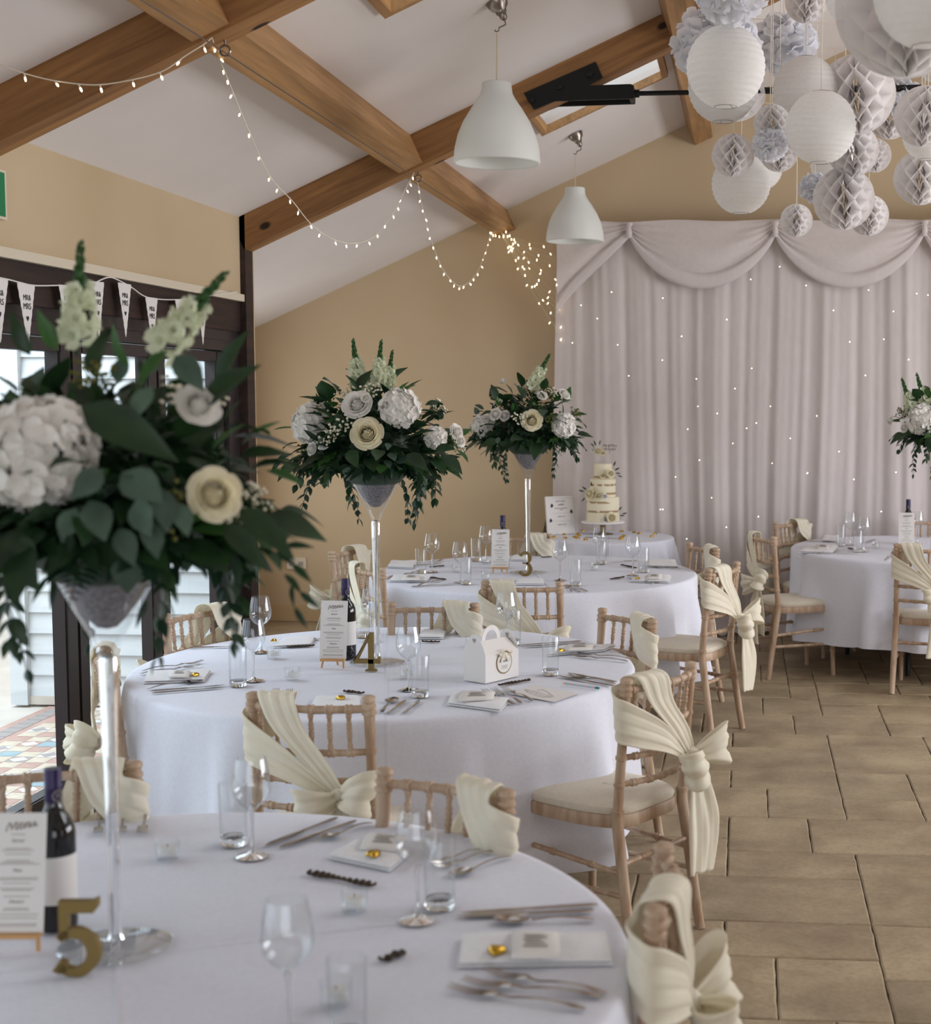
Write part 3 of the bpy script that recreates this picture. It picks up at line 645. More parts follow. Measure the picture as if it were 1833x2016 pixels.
# ------------------------------------------------------------------ hanging paper decorations (unit-radius meshes)
def lantern_mesh():
    prof = []; n = 15
    for k in range(n):
        for s in range(4):
            p = -1.28+2.56*(k+s/4)/n; prof.append(((.985+.03*math.sin(PI*s/4)**.7)*math.cos(p)*.99, 1.03*math.sin(p)))
    prof.append((math.cos(1.28),1.03*math.sin(1.28)))
    m = MB(); m.lathe(prof, 40); return m.mesh('paper_globe', MT['lantern'], True, 0)
def lantern_wire():
    m = MB(); r = math.cos(1.28); z = -1.03*math.sin(1.28)
    m.tube([(r*math.cos(a),r*math.sin(a),z) for a in [k*PI/10 for k in range(21)]], .007, 5)
    m.tube([(r,0,z),(.03,0,z+.16),(.03,0,z+.3),(-.03,0,z+.3),(-.03,0,z+.16),(-r,0,z)], .007, 5)
    m.tube([(r*math.cos(a),r*math.sin(a),-z) for a in [k*PI/10 for k in range(21)]], .007, 5); m.tube([(-r,0,-z),(0,0,-z+.05),(r,0,-z)], .007, 5)
    return m.mesh('wire_frame', MT['wire'])
def honey_mesh():
    N, NL, K = 34, 36, 4.5; m = MB()
    def az(u): return 2*PI*(u+.09*math.sin(2*PI*u))
    for i in range(N):
        rows = []
        for j in range(NL+1):
            la = -PI/2+PI*j/NL; w = abs(((j*K*2/NL/2+(0 if i % 2 else .5)) % 1)*2-1)*2-1
            u = (i+.48*w)/N; a = az(u); r = []
            for f in (.42,.8,1.0):
                r.append((f*math.cos(la)*math.cos(a), f*math.cos(la)*math.sin(a), math.sin(la)*(1 if f == 1 else (.93 if f == .8 else .75))))
            rows.append(r)
        m.grid(rows)
    return m.mesh('honeycomb_ball', MT['honey'], True, 50)
def pom_mesh():
    m = MB(); rp = random.Random(8); N = 150
    for i in range(N):
        z = 1-2*(i+.5)/N; a = i*2.39996; r = math.sqrt(1-z*z); d = Vector((r*math.cos(a), r*math.sin(a), z))
        t0 = d.cross(Vector((rp.uniform(-1,1),rp.uniform(-1,1),rp.uniform(-1,1)))).normalized(); tilt = rp.uniform(.25,.95)
        dd = (d*math.cos(tilt)+t0*math.sin(tilt)).normalized(); L = rp.uniform(.42,.56); W = rp.uniform(.36,.50); rows = []
        M = frame(d*.62-t0*.12, dd, d)
        for s in range(6):
            v = s/5; ww = W*(.30+.70*math.sin(PI*(.12+.55*v)))
            rows.append([(ww*(u-.5)*2*.62, L*v*(1-.16*(2*u-1)**2*v)+.015*math.sin(u*25+i)*v, .045*math.sin(u*8+i)*v+.07*math.sin(PI*v*.9)) for u in (0,.14,.28,.42,.58,.72,.86,1)])
        m.grid(rows, 0, M)
    m.ball((0,0,0),.66,14,10)
    return m.mesh('tissue_pompom', MT['tissue'], True, 0)
LM, LW, HM, PM = lantern_mesh(), lantern_wire(), honey_mesh(), pom_mesh()
NETZ = 3.62
HANG = [('P',1441,-22,68,.26),('P',1412,92,80,.36),('L',1429,132,76,.30),('P',1543,85,60,.30),('L',1424,170,68,.31),('H',1450,178,58,.32),('H',1589,0,43,.20),
 ('H',1785,8,136,.36),('L',1828,-18,104,.25),('L',1702,-18,75,.30),('L',1586,178,63,.30),('H',1686,186,75,.36),('L',1616,251,67.5,.30),('P',1776,190,36,.20),
 ('H',1820,229,57,.25),('H',1752,229,43,.25),('H',1520,243,36,.165),('P',1516,285,33,.15),('H',1534,299,38,.185),('L',1459,362,57,.30),('H',1443,306,41,.20),('L',1497,328,44,.25),
 ('H',1679,296,50,.25),('H',1722,306,32,.20),('L',1642,318,46,.26),('P',1604,369,29,.15),('H',1661,391,59.5,.30),('H',1710,424,39,.20),('H',1568,434,31.5,.17),('L',1826,264,48,.22),('H',1812,350,51.5,.25),('L',1850,115,45,.25)]
DESC = ['tissue pom-pom cut by the top edge above a round lantern','wide tissue pom-pom behind the big ribbed lantern','big ribbed paper lantern under the pom-poms at left','tissue pom-pom right of the big ribbed lantern','ribbed lantern peeking out below the big ribbed lantern','honeycomb ball peeking out below right of the big ribbed lantern','honeycomb ball at the top edge over the net','very large honeycomb ball at the top right','ribbed lantern in the top right corner overlapping the largest honeycomb ball','ribbed lantern half hidden behind the largest honeycomb ball',
 'ribbed lantern behind the lantern at the cluster centre','large open honeycomb ball right of the centre lantern','ribbed paper lantern at the centre of the cluster','tissue pom-pom behind the open honeycomb ball under the tie rod','honeycomb ball near the right edge below the tie rod','honeycomb ball behind the open honeycomb ball, small and pale','small honeycomb ball above the little pom-pom','little tissue pom-pom left of the centre lantern','honeycomb ball hanging under the little pom-pom','ribbed lantern lowest on the left of the cluster','small honeycomb ball in front of the lowest left lantern','ribbed lantern behind the lowest left lantern',
 'honeycomb ball below right of the centre lantern','small honeycomb ball farthest right of the lower middle group','ribbed lantern hidden between two honeycomb balls below the centre','little tissue pom-pom left of the lowest large honeycomb ball','large honeycomb ball hanging lowest in the middle','honeycomb ball behind the lowest large honeycomb ball','smallest honeycomb ball hanging alone on a long string','ribbed lantern half hidden behind the right edge honeycomb ball','honeycomb ball lowest at the right edge','ribbed lantern cut by the right edge at top']
KIND = {'L':('paper_lantern','white','lantern','paper lanterns'),'H':('honeycomb_ball','white paper','paper ball','honeycomb balls'),'P':('tissue_pompom','white','pom-pom','tissue pom-poms')}
rh = random.Random(21)
for (k, x, y, r, D), de in zip(HANG, DESC):
    Y = F_PX*D/(2*r); c = on_y(x, y, Y); c = on_y(x, y, Y/math.sqrt(1) ); nm, pre, cat, grp = KIND[k]
    t = thing(nm, (pre+' '+de), cat, c, rh.uniform(0,6.28) if k != 'H' else rh.uniform(-2.4,-1.2), grp)
    s = D/2; M = Matrix.Diagonal((s,s,s,1))
    if k == 'H': M = Matrix.Rotation(rh.uniform(-.12,.12),4,'X') @ M
    if k == 'P': M = Matrix.Diagonal((s*1.03,s*1.03,s*.95,1))
    if k == 'L': obj('paper_globe', LM, t, Matrix.Rotation(rh.uniform(-.1,.1),4,'X')@M); obj('wire_frame', LW, t, M)
    elif k == 'H': obj('paper_cells', HM, t, M)
    else: obj('paper_petals', PM, t, M)
    top = max(NETZ-c.z, s+.08)
    m = MB(); m.tube([(0,0,s*.95),(0,0,top)], .0022 if Y > 5 else .0016, 5); m.build('string', MT['twine'], t)
# twine net the decorations hang from
net = thing('twine_net', 'white twine net strung under the roof above the lanterns', 'net')
def cord(a, b, sag=.0):
    m = MB(); a, b = Vector(a), Vector(b); m.tube([a.lerp(b,k/8)+Vector((0,0,-sag*math.sin(PI*k/8))) for k in range(9)], .0028, 5); m.build('cord', MT['twine'], net)
for i in range(6): cord((-.22+i*.42,3.2,NETZ+.02),(-.22+i*.42,9.6,NETZ+.02),.03)
for j in range(13): cord((-.22,3.3+j*.52,NETZ+.03),(2.0,3.5+j*.52,NETZ+.05),.06)
# ------------------------------------------------------------------ bunting over the doors
bu = thing('bunting', 'white MR & MRS pennant bunting pinned across the door header', 'bunting')
XB = XL+.03
def text_mesh(body, size, mat_, ext=0.0004, shear=0.0):
    cu = bpy.data.curves.new('t', 'FONT'); cu.body = body; cu.size = size; cu.extrude = ext; cu.align_x = 'CENTER'; cu.shear = shear
    o = bpy.data.objects.new('t', cu); COL.objects.link(o); dg = bpy.context.evaluated_depsgraph_get(); dg.update()
    me = bpy.data.meshes.new_from_object(o.evaluated_get(dg)); bpy.data.objects.remove(o); bpy.data.curves.remove(cu)
    me.materials.clear(); me.materials.append(mat_); return me
T1, T2 = text_mesh('MR&', .030, MT['black_ink']), text_mesh('MRS', .033, MT['black_ink'])
cordpts = [on_x(x,y,XB) for x,y in ((-60,540),(0,547),(35,555),(66,562),(112,562),(155,562),(183,558),(203,549),(217,546),(232,551),(258,565),(284,583),(312,589),(345,590),(385,588),(408,583),(440,577),(468,575))]
m = MB(); m.tube(catmull(cordpts,4), .003, 5); m.build('tape', MT['paper'], bu)
for (xa,ya,xb,yb) in ((-20,545,14,550),(35,555,67,562),(112,562,150,561),(178,559,203,550),(233,551,257,565),(284,583,312,588),(345,590,366,589),(389,588,406,584)):
    a, b = on_x(xa,ya,XB), on_x(xb,yb,XB); mid = (a+b)/2; f = MB(); n = 14; w = .068
    pts = [(-w,0),(w,0)]
    for k in range(1,n): u = k/n; pts.append((w*(1-u)+(.003 if k % 2 else 0), -.235*u))
    pts.append((0,-.235))
    for k in range(n-1,0,-1): u = k/n; pts.append((-w*(1-u)-(.003 if k % 2 else 0), -.235*u))
    f.poly(pts, .0012); o = f.build('pennant', MT['paper'], bu, False); o.matrix_local = Matrix.Translation(mid) @ Matrix.Rotation(PI/2,4,'Z') @ Matrix.Rotation(rb.uniform(-.04,.04),4,'Y')
    for me, z in ((T1,-.062),(T2,-.096)):
        q = obj('lettering', me, o, Matrix.Translation((0,-.0016,z)) @ Matrix.Rotation(PI/2,4,'X'))
    h = MB(); h.poly([(0,-.014),(.010,-.002),(.009,.005),(.004,.006),(0,.002),(-.004,.006),(-.009,.005),(-.010,-.002)], .0006); q = h.build('heart', MT['black_ink'], o, False); q.location = (0,-.0016,-.128)
# ------------------------------------------------------------------ round tables with white cloths
TZ = .756
TABLES = {5:((-1.12,2.46),.915), 4:((-1.33,5.277),.915), 3:((-1.195,8.16),.915), 2:((1.225,9.70),.915), 1:((-.97,10.28),.46)}
def table(n, label, lcloth, seed):
    (cx, cy), R = TABLES[n]; rr = random.Random(seed)
    t = thing('round_table', label, 'table', (cx,cy,0), 0, 'round tables')
    m = MB(); m.lathe([(0,.715),(R-.02,.715),(R-.012,.72),(R-.012,.745),(R-.02,.748),(0,.748)], 64); m.build('tabletop', MT['pine_easel'], t)
    for k in range(4):
        a = PI/4+k*PI/2 + (.42 if n == 2 else 0); d = Vector((math.cos(a), math.sin(a), 0)); s = R*.62
        m = MB(); m.tube([d*s*.55+Vector((0,0,.71)), d*s*.62+Vector((0,0,.42)), d*s*.92+Vector((0,0,.22)), d*s+Vector((0,0,.17)), d*s+Vector((0,0,.012)), d*s], .016, 8); m.build('leg', MT['black_steel'], t)
    # cloth
    NA = 240; hem = .20 if n > 1 else .03; modes = [(k, rr.uniform(.35,1)/(1+.05*k), rr.uniform(0,6.28)) for k in (6,9,11,14,17,21)]
    def Fo(a): 
        s = sum(A*math.sin(k*a+p) for k, A, p in modes)/1.9
        return s
    rows = []
    prof = [(0,.750),(.25,.750),(.5,.750),(.75,.7502),(.93,.7505),(.985,.7505),(1.0,.749),(1.007,.744),(1.012,.735)]
    for r, z in prof: rows.append([(r*R*math.cos(2*PI*i/NA), r*R*math.sin(2*PI*i/NA), z) for i in range(NA+1)])
    for j in range(1,19):
        v = j/18; row = []
        for i in range(NA+1):
            a = 2*PI*i/NA; f = Fo(a); g = min(1,v*1.6)
            h = max(0,f)**1.3; rad = R*1.012+.012*v+.15*h*v**.8+.022*f*v+.005*math.sin(31*a+3*v)*v
            row.append((rad*math.cos(a), rad*math.sin(a), .735+(hem-.735)*v+(.02*math.sin(3*a+1)+.015*f)*v*(1 if n > 1 else .2)))
        rows.append(row)
    m = MB(); m.grid(rows); o = m.build('tablecloth', MT['cloth'], None, True, 0); o.location = (cx,cy,.002); o.rotation_euler = (0,0,math.atan2(-cx,cy)+(.12 if n == 3 else 0))
    tag(o, lcloth, 'tablecloth', 'white tablecloths')
    # ironed creases as thin raised folds
    return t
table(5, 'round table closest to the viewer, under the number five', 'white cloth over the table closest to the viewer', 51)
table(4, 'round table with the number four and the cake box', 'white cloth over the table with the number four', 42)
table(3, 'round table with the number three', 'white cloth over the table with the number three', 33)
table(2, 'round table in front of the backdrop at right, black leg showing', 'white cloth over the table at right in front of the backdrop', 24)
table(1, 'small round cake table against the backdrop', 'white cloth over the small cake table', 15)
# ------------------------------------------------------------------ limewashed spindle chairs
CH = .89
def beads(z0, z1, r, marks, n=9):
    """radius profile for a turned pole with ring pairs at marks"""
    zs = set([z0, z1])
    for b in marks:
        for d in (-.011,-.008,-.005,-.0015,0,.0015,.005,.008,.011): zs.add(b+d)
    zs = sorted(z for z in zs if z0 <= z <= z1); out = []
    for z in zs:
        k = 1.0
        for b in marks:
            d = abs(z-b)
            if d <= .0085: k = 1.32 if d > .003 else 1.12
        out.append((z, r*k))
    return out
def turned(mb, a, b, r, marks, n=10, taper=1.0):
    a, b = Vector(a), Vector(b); L = (b-a).length; pr = beads(0, L, r, [q*L for q in marks])
    mb.tube([a.lerp(b,z/L) for z, _ in pr], [rr*(1+(taper-1)*z/L) for z, rr in pr], n)
def bowed(mb, xa, xb, y, z, bow, r, marks, n=8):
    pts = []; rad = []; L = xb-xa
    for z_, rr in beads(0, L, r, [q*L for q in marks]):
        u = z_/L; pts.append((xa+L*u, y-bow*(1-(2*u-1)**2), z)); rad.append(rr)
    # fill long gaps
    P2, R2 = [pts[0]], [rad[0]]
    for k in range(1,len(pts)):
        d = pts[k][0]-pts[k-1][0]; s = max(1,int(d/.03))
        for q in range(1,s+1):
            u = (pts[k-1][0]+d*q/s-xa)/L; P2.append((xa+L*u, y-bow*(1-(2*u-1)**2), z)); R2.append(rad[k] if q == s else min(rad[k],rad[k-1]))
    mb.tube(P2, R2, n)
W2 = .176
def post_y(z): return -.185-.035*max(0,(z-.45))/.44
def make_chair():
    t = thing('spindle_chair', 'x', 'chair', (0,0,0), 0, 'limewashed spindle chairs')
    lw = MT['limewash']
    for s in (-1,1):
        m = MB(); zs = [(0,.0165),(.05,.017),(.42,.0195),(.455,.0185),(.458,.021),(.470,.021),(.472,.017),(.545,.0165),(.547,.0195),(.556,.0195),(.558,.0165),(.63,.016),(.632,.0195),(.642,.0195),(.644,.016),(.716,.0155),(.718,.019),(.728,.019),(.730,.0155),(.825,.017),(.833,.0175),(.836,.0225),(.844,.0225),(.847,.0185),(.851,.0185),(.854,.022),(.862,.022),(.865,.018),(.872,.018),(.876,.0215),(.886,.0205),(.890,.013)]
        m.tube([(s*(W2+.012 if z < .1 else W2+.002*(1-z)), (-.185-.07*(1-z/.45)**1.4) if z < .45 else post_y(z), z) for z, _ in zs], [r for _, r in zs], 10)
        m.build('back_post', lw, t)
    for s in (-1,1):
        m = MB(); turned(m, (s*.178,.185,.425), (s*.185,.198,0), .0165, (.18,.25,.62), 10, .82); m.build('front_leg', lw, t)
    yb = -.2
    for nm, z, r, mk in (('top_rail',.852,.0115,(.08,.233,.387,.54,.693,.847)),('mid_rail',.722,.0105,(.08,.233,.387,.54,.693,.847)),('back_rail',.637,.010,(.14,.32,.5,.68,.86)),('back_rail',.552,.010,(.14,.32,.5,.68,.86))):
        m = MB(); bowed(m, -W2, W2, post_y(z), z, .038, r, mk); m.build(nm, lw, t)
    sp = MB(); turned(sp, (0,0,0), (0,-.003,.128), .0068, (.12,.42,.62,.9), 8); sme = sp.mesh('spindle', lw)
    for k in range(6):
        u = (.08+.1533*k); x = -W2+2*W2*u; o = obj('spindle', sme, t); o.location = (x, post_y(.722)-.038*(1-(2*u-1)**2)-.002, .723); o.rotation_euler = (.075,0,0)
    def outline(d):
        pts = []
        for k in range(48):
            a = 2*PI*k/48; c, s = math.cos(a), math.sin(a); e = .42
            x = (.208-.012*(1-s)/2*1.4+d)*math.copysign(abs(c)**e,c); y = .005+(.208+d)*math.copysign(abs(s)**(.5 if s > 0 else .72),s); pts.append((x,y))
        return pts
    m = MB(); rows = []
    for d, z in ((-.03,.405),(-.002,.405),(.0,.41),(.0,.44),(-.004,.446),(-.03,.446)): q = outline(d); rows.append([(x,y,z) for x,y in q+[q[0]]])
    m.grid(rows); m.build('seat_frame', lw, t)
    m = MB(); rows = []
    for d, z in ((-.03,.442),(-.006,.447),(-.002,.458),(-.005,.469),(-.018,.478),(-.045,.483),(-.09,.486),(-.15,.487),(-.195,.487),(-.2045,.487)): q = outline(d); rows.append([(x,y,z) for x,y in q+[q[0]]])
    m.grid(rows); m.build('cushion', MT['cushion'], t)
    m = MB(); q = outline(-.028); m.add([(x,y,.43) for x,y in q], [tuple(range(48))]); m.build('seat_board', lw, t)
    for a, b in (((-.181,.19,.20),(-.183,-.225,.20)),((.181,.19,.20),(.183,-.225,.20)),((-.18,.188,.31),(.18,.188,.31)),((-.18,-.205,.30),(.18,-.205,.30)),((-.181,.19,.30),(-.18,-.205,.27)),((.181,.19,.30),(.18,-.205,.27))):
        m = MB(); turned(m, a, b, .0095, (.3,.7), 8); m.build('stretcher', lw, t)
    return t
def make_sash():
    t = thing('chair_sash', 'x', 'sash', (0,0,0), 0, 'cream chair sashes')
    m = MB(); K = Vector((.105,-.275,.60)); V = Vector
    ribbon(m, [(V((.075,-.268,.625)),V((.10,-.268,.575))),(V((-.05,-.272,.735)),V((-.03,-.276,.635))),(V((-.182,-.240,.815)),V((-.165,-.246,.675))),(V((-.210,-.205,.835)),V((-.207,-.205,.695))),(V((-.188,-.172,.858)),V((-.15,-.172,.735))),(V((-.158,-.180,.866)),V((-.082,-.194,.80))),
                (V((-.158,-.196,.889)),V((-.045,-.208,.890))),(V((-.150,-.246,.886)),V((-.03,-.270,.886))),(V((-.105,-.262,.80)),V((.0,-.272,.80))),(V((.0,-.275,.695)),V((.075,-.278,.70))),(V((.085,-.272,.605)),V((.115,-.272,.625)))], 7, 24, .0021, 3.1, .4)
    o = m.build('band', MT['sash'], t, True, 0); sm = o.modifiers.new('thick','SOLIDIFY'); sm.thickness = .003; sm.offset = 0
    m = MB(); M = Matrix.Rotation(.5,4,'Y'); m.ball(K, (.032,.024,.030), 12, 9, 0, M.to_3x3()); m.build('knot', MT['sash'], t)
    def loop(d, wd, L, Wt, ph):
        d = V(d).normalized(); wv = V(wd).normalized(); nn = d.cross(wv).normalized(); rows = []
        for k in range(9):
            u = k/8; a = PI*u; c = K + d*(L*math.sin(a)**.75) + nn*(.055*math.cos(a)*math.sin(a)**.4) ; w = .014+Wt*math.sin(a)**.8
            rows.append((c-wv*w, c+wv*w+d*.012*math.sin(a)))
        b = MB(); ribbon(b, rows, 5, 16, .0055, 2.2, ph); o = b.build('bow_loop', MT['sash'], t, True, 0); q = o.modifiers.new('thick','SOLIDIFY'); q.thickness = .003; q.offset = 0
    loop((1,-.55,.28), (.15,.3,.95), .125, .055, .3); loop((-.75,-.62,-.18), (-.25,.1,.95), .12, .055, 1.2)
    def tail(dx, dy, zb, w0, ph):
        rows = []
        for k in range(7):
            u = k/6; z = K.z-(K.z-zb)*u; w = .012+w0*min(1,u*1.9)**.7; x = K.x+dx*u**.6+.012*math.sin(3*u+ph); y = K.y-.012-dy*math.sin(min(1,u*1.5)*PI/2)
            rows.append((V((x-w,y+.010*math.sin(ph+u*4),z+.012*u)), V((x+w,y-.012*math.sin(ph+u*3),z-.006*u))))
        b = MB(); ribbon(b, rows, 5, 20, .0065, 2.6, ph); o = b.build('tail', MT['sash'], t, True, 0); q = o.modifiers.new('thick','SOLIDIFY'); q.thickness = .0025; q.offset = 0
    tail(-.015,.035,.225,.066,.2); tail(.045,.014,.28,.060,2.0)
    return t
# back-of-chair midpoints at finial height, direction along the top rail (sash end first), where it stands
CHAIRS = [((-1.26,4.10),-3.5,'in front of table four, back to the viewer'),((-.268,4.567),58,'at the right of table four, cushion showing'),((-.47,5.755),129,'at the far right of table four'),
 ((-1.305,5.98),-179,'on the far side of table four, behind the cake box'),((-2.22,5.735),-116,'at the far left of table four'),((-2.165,4.76),-62,'at the left of table four, before the patterned patio'),
 ((-1.04,6.712),0,'in front of table three, back to the viewer'),((-2.255,8.087),-104,'at the far left of table three'),((-1.937,7.294),-50,'at the near left of table three'),((-1.40,8.99),-168,'on the far side of table three, before the cake table'),
 ((-.248,8.447),118,'at the far right of table three'),((-.114,7.462),67,'at the right of table three'),
 ((.10,9.165),-66,'at the left of the table by the backdrop'),((.31,10.158),-128,'at the far left of the table by the backdrop'),((1.06,8.60),-12,'in front of the table by the backdrop'),((1.36,10.44),170,'behind the table by the backdrop'),
 ((-1.617,3.255),-164,'at the far left of table five, behind the wine bottle'),((-.68,3.215),153,'at the far right of table five'),((-.150,2.60),91,'at the right of table five')]
ch0, sa0 = make_chair(), make_sash()
for k, ((x,y), ang, where) in enumerate(CHAIRS):
    a = math.radians(ang); fw = Vector((-math.sin(a), math.cos(a), 0)); loc = Vector((x,y,0)) - fw*post_y(.89)
    lc = 'limewashed chair '+where; ls = 'cream sash on the chair '+where
    if k == 0:
        ch0.location = loc; ch0.rotation_euler = (0,0,a); ch0['label'] = lc; sa0.location = loc; sa0.rotation_euler = (0,0,a); sa0['label'] = ls
    else: copy_tree(ch0, lc, loc, a); copy_tree(sa0, ls, loc, a)
# ------------------------------------------------------------------ tableware prototypes
def proto_glass():
    t = thing('wine_glass', 'x', 'wine glass', group='wine glasses'); h = .218
    out = [(.0062,.100),(.012,.108),(.026,.118),(.0385,.134),(.0425,.150),(.0415,.168),(.037,.195),(.0325,h)]
    inn = [(r-.0013,z+.0006) for r,z in out[::-1]][:-1]+[(.0,.1035)]
    m = MB(); m.lathe(out+[(.0318,h+.0005)]+inn, 28); m.build('bowl', MT['glass'], t)
    m = MB(); m.lathe([(0,.103),(.0062,.101),(.0045,.09),(.0036,.06),(.0038,.03),(.0055,.012),(.012,.006),(.033,.0022),(.0345,.0012),(.033,0),(0,0)], 24); m.build('stem', MT['glass_solid'], t)
    return t
def proto_tumbler():
    t = thing('tumbler', 'x', 'tumbler', group='glass tumblers'); h = .138
    m = MB(); m.lathe([(.0295,.006),(.0315,h),(.0312,h+.0008),(.0300,h),(.0282,.02)], 28); m.build('wall', MT['glass'], t)
    m = MB(); m.lathe([(0,0),(.027,0),(.0295,.003),(.0296,.018),(.0283,.0195),(0,.019)], 28); m.build('base', MT['glass_solid'], t)
    return t
def proto_tealight():
    t = thing('tealight_holder', 'x', 'tealight holder', group='tealight holders')
    m = MB(); m.lathe([(0,0),(.022,0),(.026,.006),(.0275,.042),(.0268,.0425),(.0255,.042),(.0235,.010),(0,.009)], 24); m.build('glass_cup', MT['glass'], t)
    m = MB(); m.lathe([(0,.0105),(.0195,.0105),(.0195,.025),(.018,.0265),(.003,.0262),(0,.0262)], 20); o = m.build('candle', MT['wax'], t)
    m = MB(); m.tube([(0,0,.026),(0,0,.033)], .0009, 5); m.build('wick', MT['black_ink'], o)
    return t
def handle_rows(L0, L1, w0, w1, th, bend=0):
    rows = []
    for k in range(9):
        u = k/8; y = L0+(L1-L0)*u; w = w0+(w1-w0)*u**2.2; z = .004+bend*math.sin(PI*u)
        if k == 8: w *= .55
        rows.append((y,w,z,th*(1 if k < 8 else .6)))
    return rows
def bar(m, rows):
    vs = []; fs = []; n = 6
    for y,w,z,th in rows:
        for k in range(n):
            a = 2*PI*k/n; vs.append((w*math.cos(a), y, z+th*math.sin(a)))
    for k in range(len(rows)-1):
        for i in range(n): j = (i+1)%n; fs.append((k*n+i,(k+1)*n+i,(k+1)*n+j,k*n+j))
    fs.append(tuple(range(n))); fs.append(tuple(range(len(rows)*n-1,(len(rows)-1)*n-1,-1))); m.add(vs, fs)
def me_fork():
    m = MB(); bar(m, handle_rows(.0,-.105,.0028,.0085,.0016,.006)); rows = []
    bar(m, [(0,.0028,.004,.0016),(.012,.004,.006,.0014),(.022,.0105,.008,.0011),(.034,.0115,.006,.0011)])
    for x in (-.0088,-.003,.003,.0088): bar(m, [(.033,.0021,.006,.001),(.055,.0018,.004,.0009),(.078,.0014,.0085,.0008),(.086,.0005,.0105,.0005)])
    # spread the tines
    n = len(m.v); per = 4*6; st = n-4*per
    for i, x in enumerate((-.0088,-.003,.003,.0088)):
        for k in range(st+i*per, st+(i+1)*per): v = m.v[k]; m.v[k] = (v[0]+x, v[1], v[2])
    return m.mesh('fork', MT['steel'])
def me_knife():
    m = MB(); bar(m, handle_rows(.0,-.105,.005,.0085,.0024)); bar(m, [(0,.0045,.004,.0022),(.01,.0085,.004,.0009),(.05,.0095,.004,.0007),(.09,.0085,.004,.0006),(.110,.004,.004,.0005),(.116,.0008,.004,.0004)]); return m.mesh('knife', MT['steel'])
def me_spoon():
    m = MB(); bar(m, handle_rows(.0,-.11,.0028,.0085,.0016,.006)); rows = []
    for k in range(9):
        u = k/8; w = .021*math.sin(PI*min(.985,max(.06,u)))**.6; rows.append([(w*s, .004+.064*u, .0065-.0055*math.sin(PI*u)*(1-s*s)+.002*u) for s in (-1,-.66,-.33,0,.33,.66,1)])
    m.grid(rows); return m.mesh('spoon', MT['steel'])
ME = {'fork':me_fork(), 'knife':me_knife(), 'spoon':me_spoon()}; LEN = {'fork':(.086,-.105),'knife':(.116,-.105),'spoon':(.068,-.11)}
def cutlery(kind, tip, end, label, grp, z=TZ):
    a, b = on_z(*tip, z), on_z(*end, z); d = a-b; L = d.length; hi, lo = LEN[kind]; s = min(1.3,max(.75,L/(hi-lo))); u = d.normalized()
    o = obj(kind, ME[kind]); mid = (a+b)/2 - u*((hi+lo)/2*s); o.location = (mid.x, mid.y, z-.0008); o.rotation_euler = (0,0,math.atan2(d.y,d.x)-PI/2); o.scale = (min(s,1.1),s,1)
    return tag(o, label, kind, grp)
PROTO = {}
def put(kind, px, label, rz=0, z=TZ):
    p = on_z(*px, z)
    if kind not in PROTO:
        t = {'wine_glass':proto_glass,'tumbler':proto_tumbler,'tealight_holder':proto_tealight}[kind](); PROTO[kind] = t; t.location = p; t['label'] = label; return t
    return copy_tree(PROTO[kind], label, p, rz)
# glasses: pixel of the foot on the cloth
for px, lb in (((497,1686),'wine glass near the back of table five, left of the knives'),((822,1812),'wine glass on table five before the napkin with the gold heart'),((568,2036),'wine glass cut by the bottom edge on table five'),
   ((514,1284),'farther of two wine glasses at the left of table four'),((500,1340),'nearer of two wine glasses at the left of table four'),((732,1262),'wine glass behind the tall vase on table four'),((805,1358),'wine glass in the middle front of table four'),((997,1272),'wine glass behind the white cake box'),
   ((851,1126),'wine glass on table three, leftmost of all'),((906,1146),'wine glass at the front left of table three'),((957,1106),'wine glass behind the menu card on table three'),((1103,1142),'wine glass at the front right of the gold three'),((1180,1110),'wine glass on table three under the cake stand'),((1246,1132),'wine glass at the right end of table three'),
   ((1673,1072),'farther wine glass on the table by the backdrop'),((1700,1085),'nearer wine glass on the table by the backdrop'),((1806,1070),'wine glass at the right edge behind the menu card')): put('wine_glass', px, lb)
for px, lb in (((460,1662),'tumbler at the back of table five'),((866,1786),'tumbler on table five beside the dark name'),((684,2056),'tumbler cut by the bottom edge on table five'),
   ((469,1350),'tumbler at the left of table four'),((827,1371),'tumbler in the middle front of table four'),((1084,1328),'tumbler right of the white cake box'),((1011,1268),'tumbler just behind the white cake box'),((715,1254),'tumbler behind the gold four on table four'),
   ((829,1128),'tumbler at the far left of table three'),((917,1150),'tumbler at the front left of table three'),((937,1104),'tumbler left of the menu card on table three'),((1133,1152),'tumbler right of the gold three'),((1184,1110),'tumbler on table three under the cake stand'),((1267,1126),'tumbler at the right end of table three'),
   ((1655,1074),'farther tumbler on the table by the backdrop'),((1689,1086),'nearer tumbler on the table by the backdrop')): put('tumbler', px, lb)
for px, lb in (((330,1690),'tealight left of the knives on table five'),((698,1792),'tealight below the dark name on table five'),((662,1978),'tealight behind the nearest tumbler on table five'),((539,1296),'tealight beside the left wine glasses on table four'),((576,1338),'tealight in the left middle of table four'),((802,1335),'tealight beside the middle wine glass on table four'),((930,1272),'tealight behind the cake box on table four'),
   ((957,1110),'tealight behind the menu card on table three'),((899,1126),'tealight at the left middle of table three'),((957,1140),'tealight at the front of table three'),((1171,1122),'tealight at the right middle of table three'),((1724,1078),'tealight on the table by the backdrop')): put('tealight_holder', px, lb)
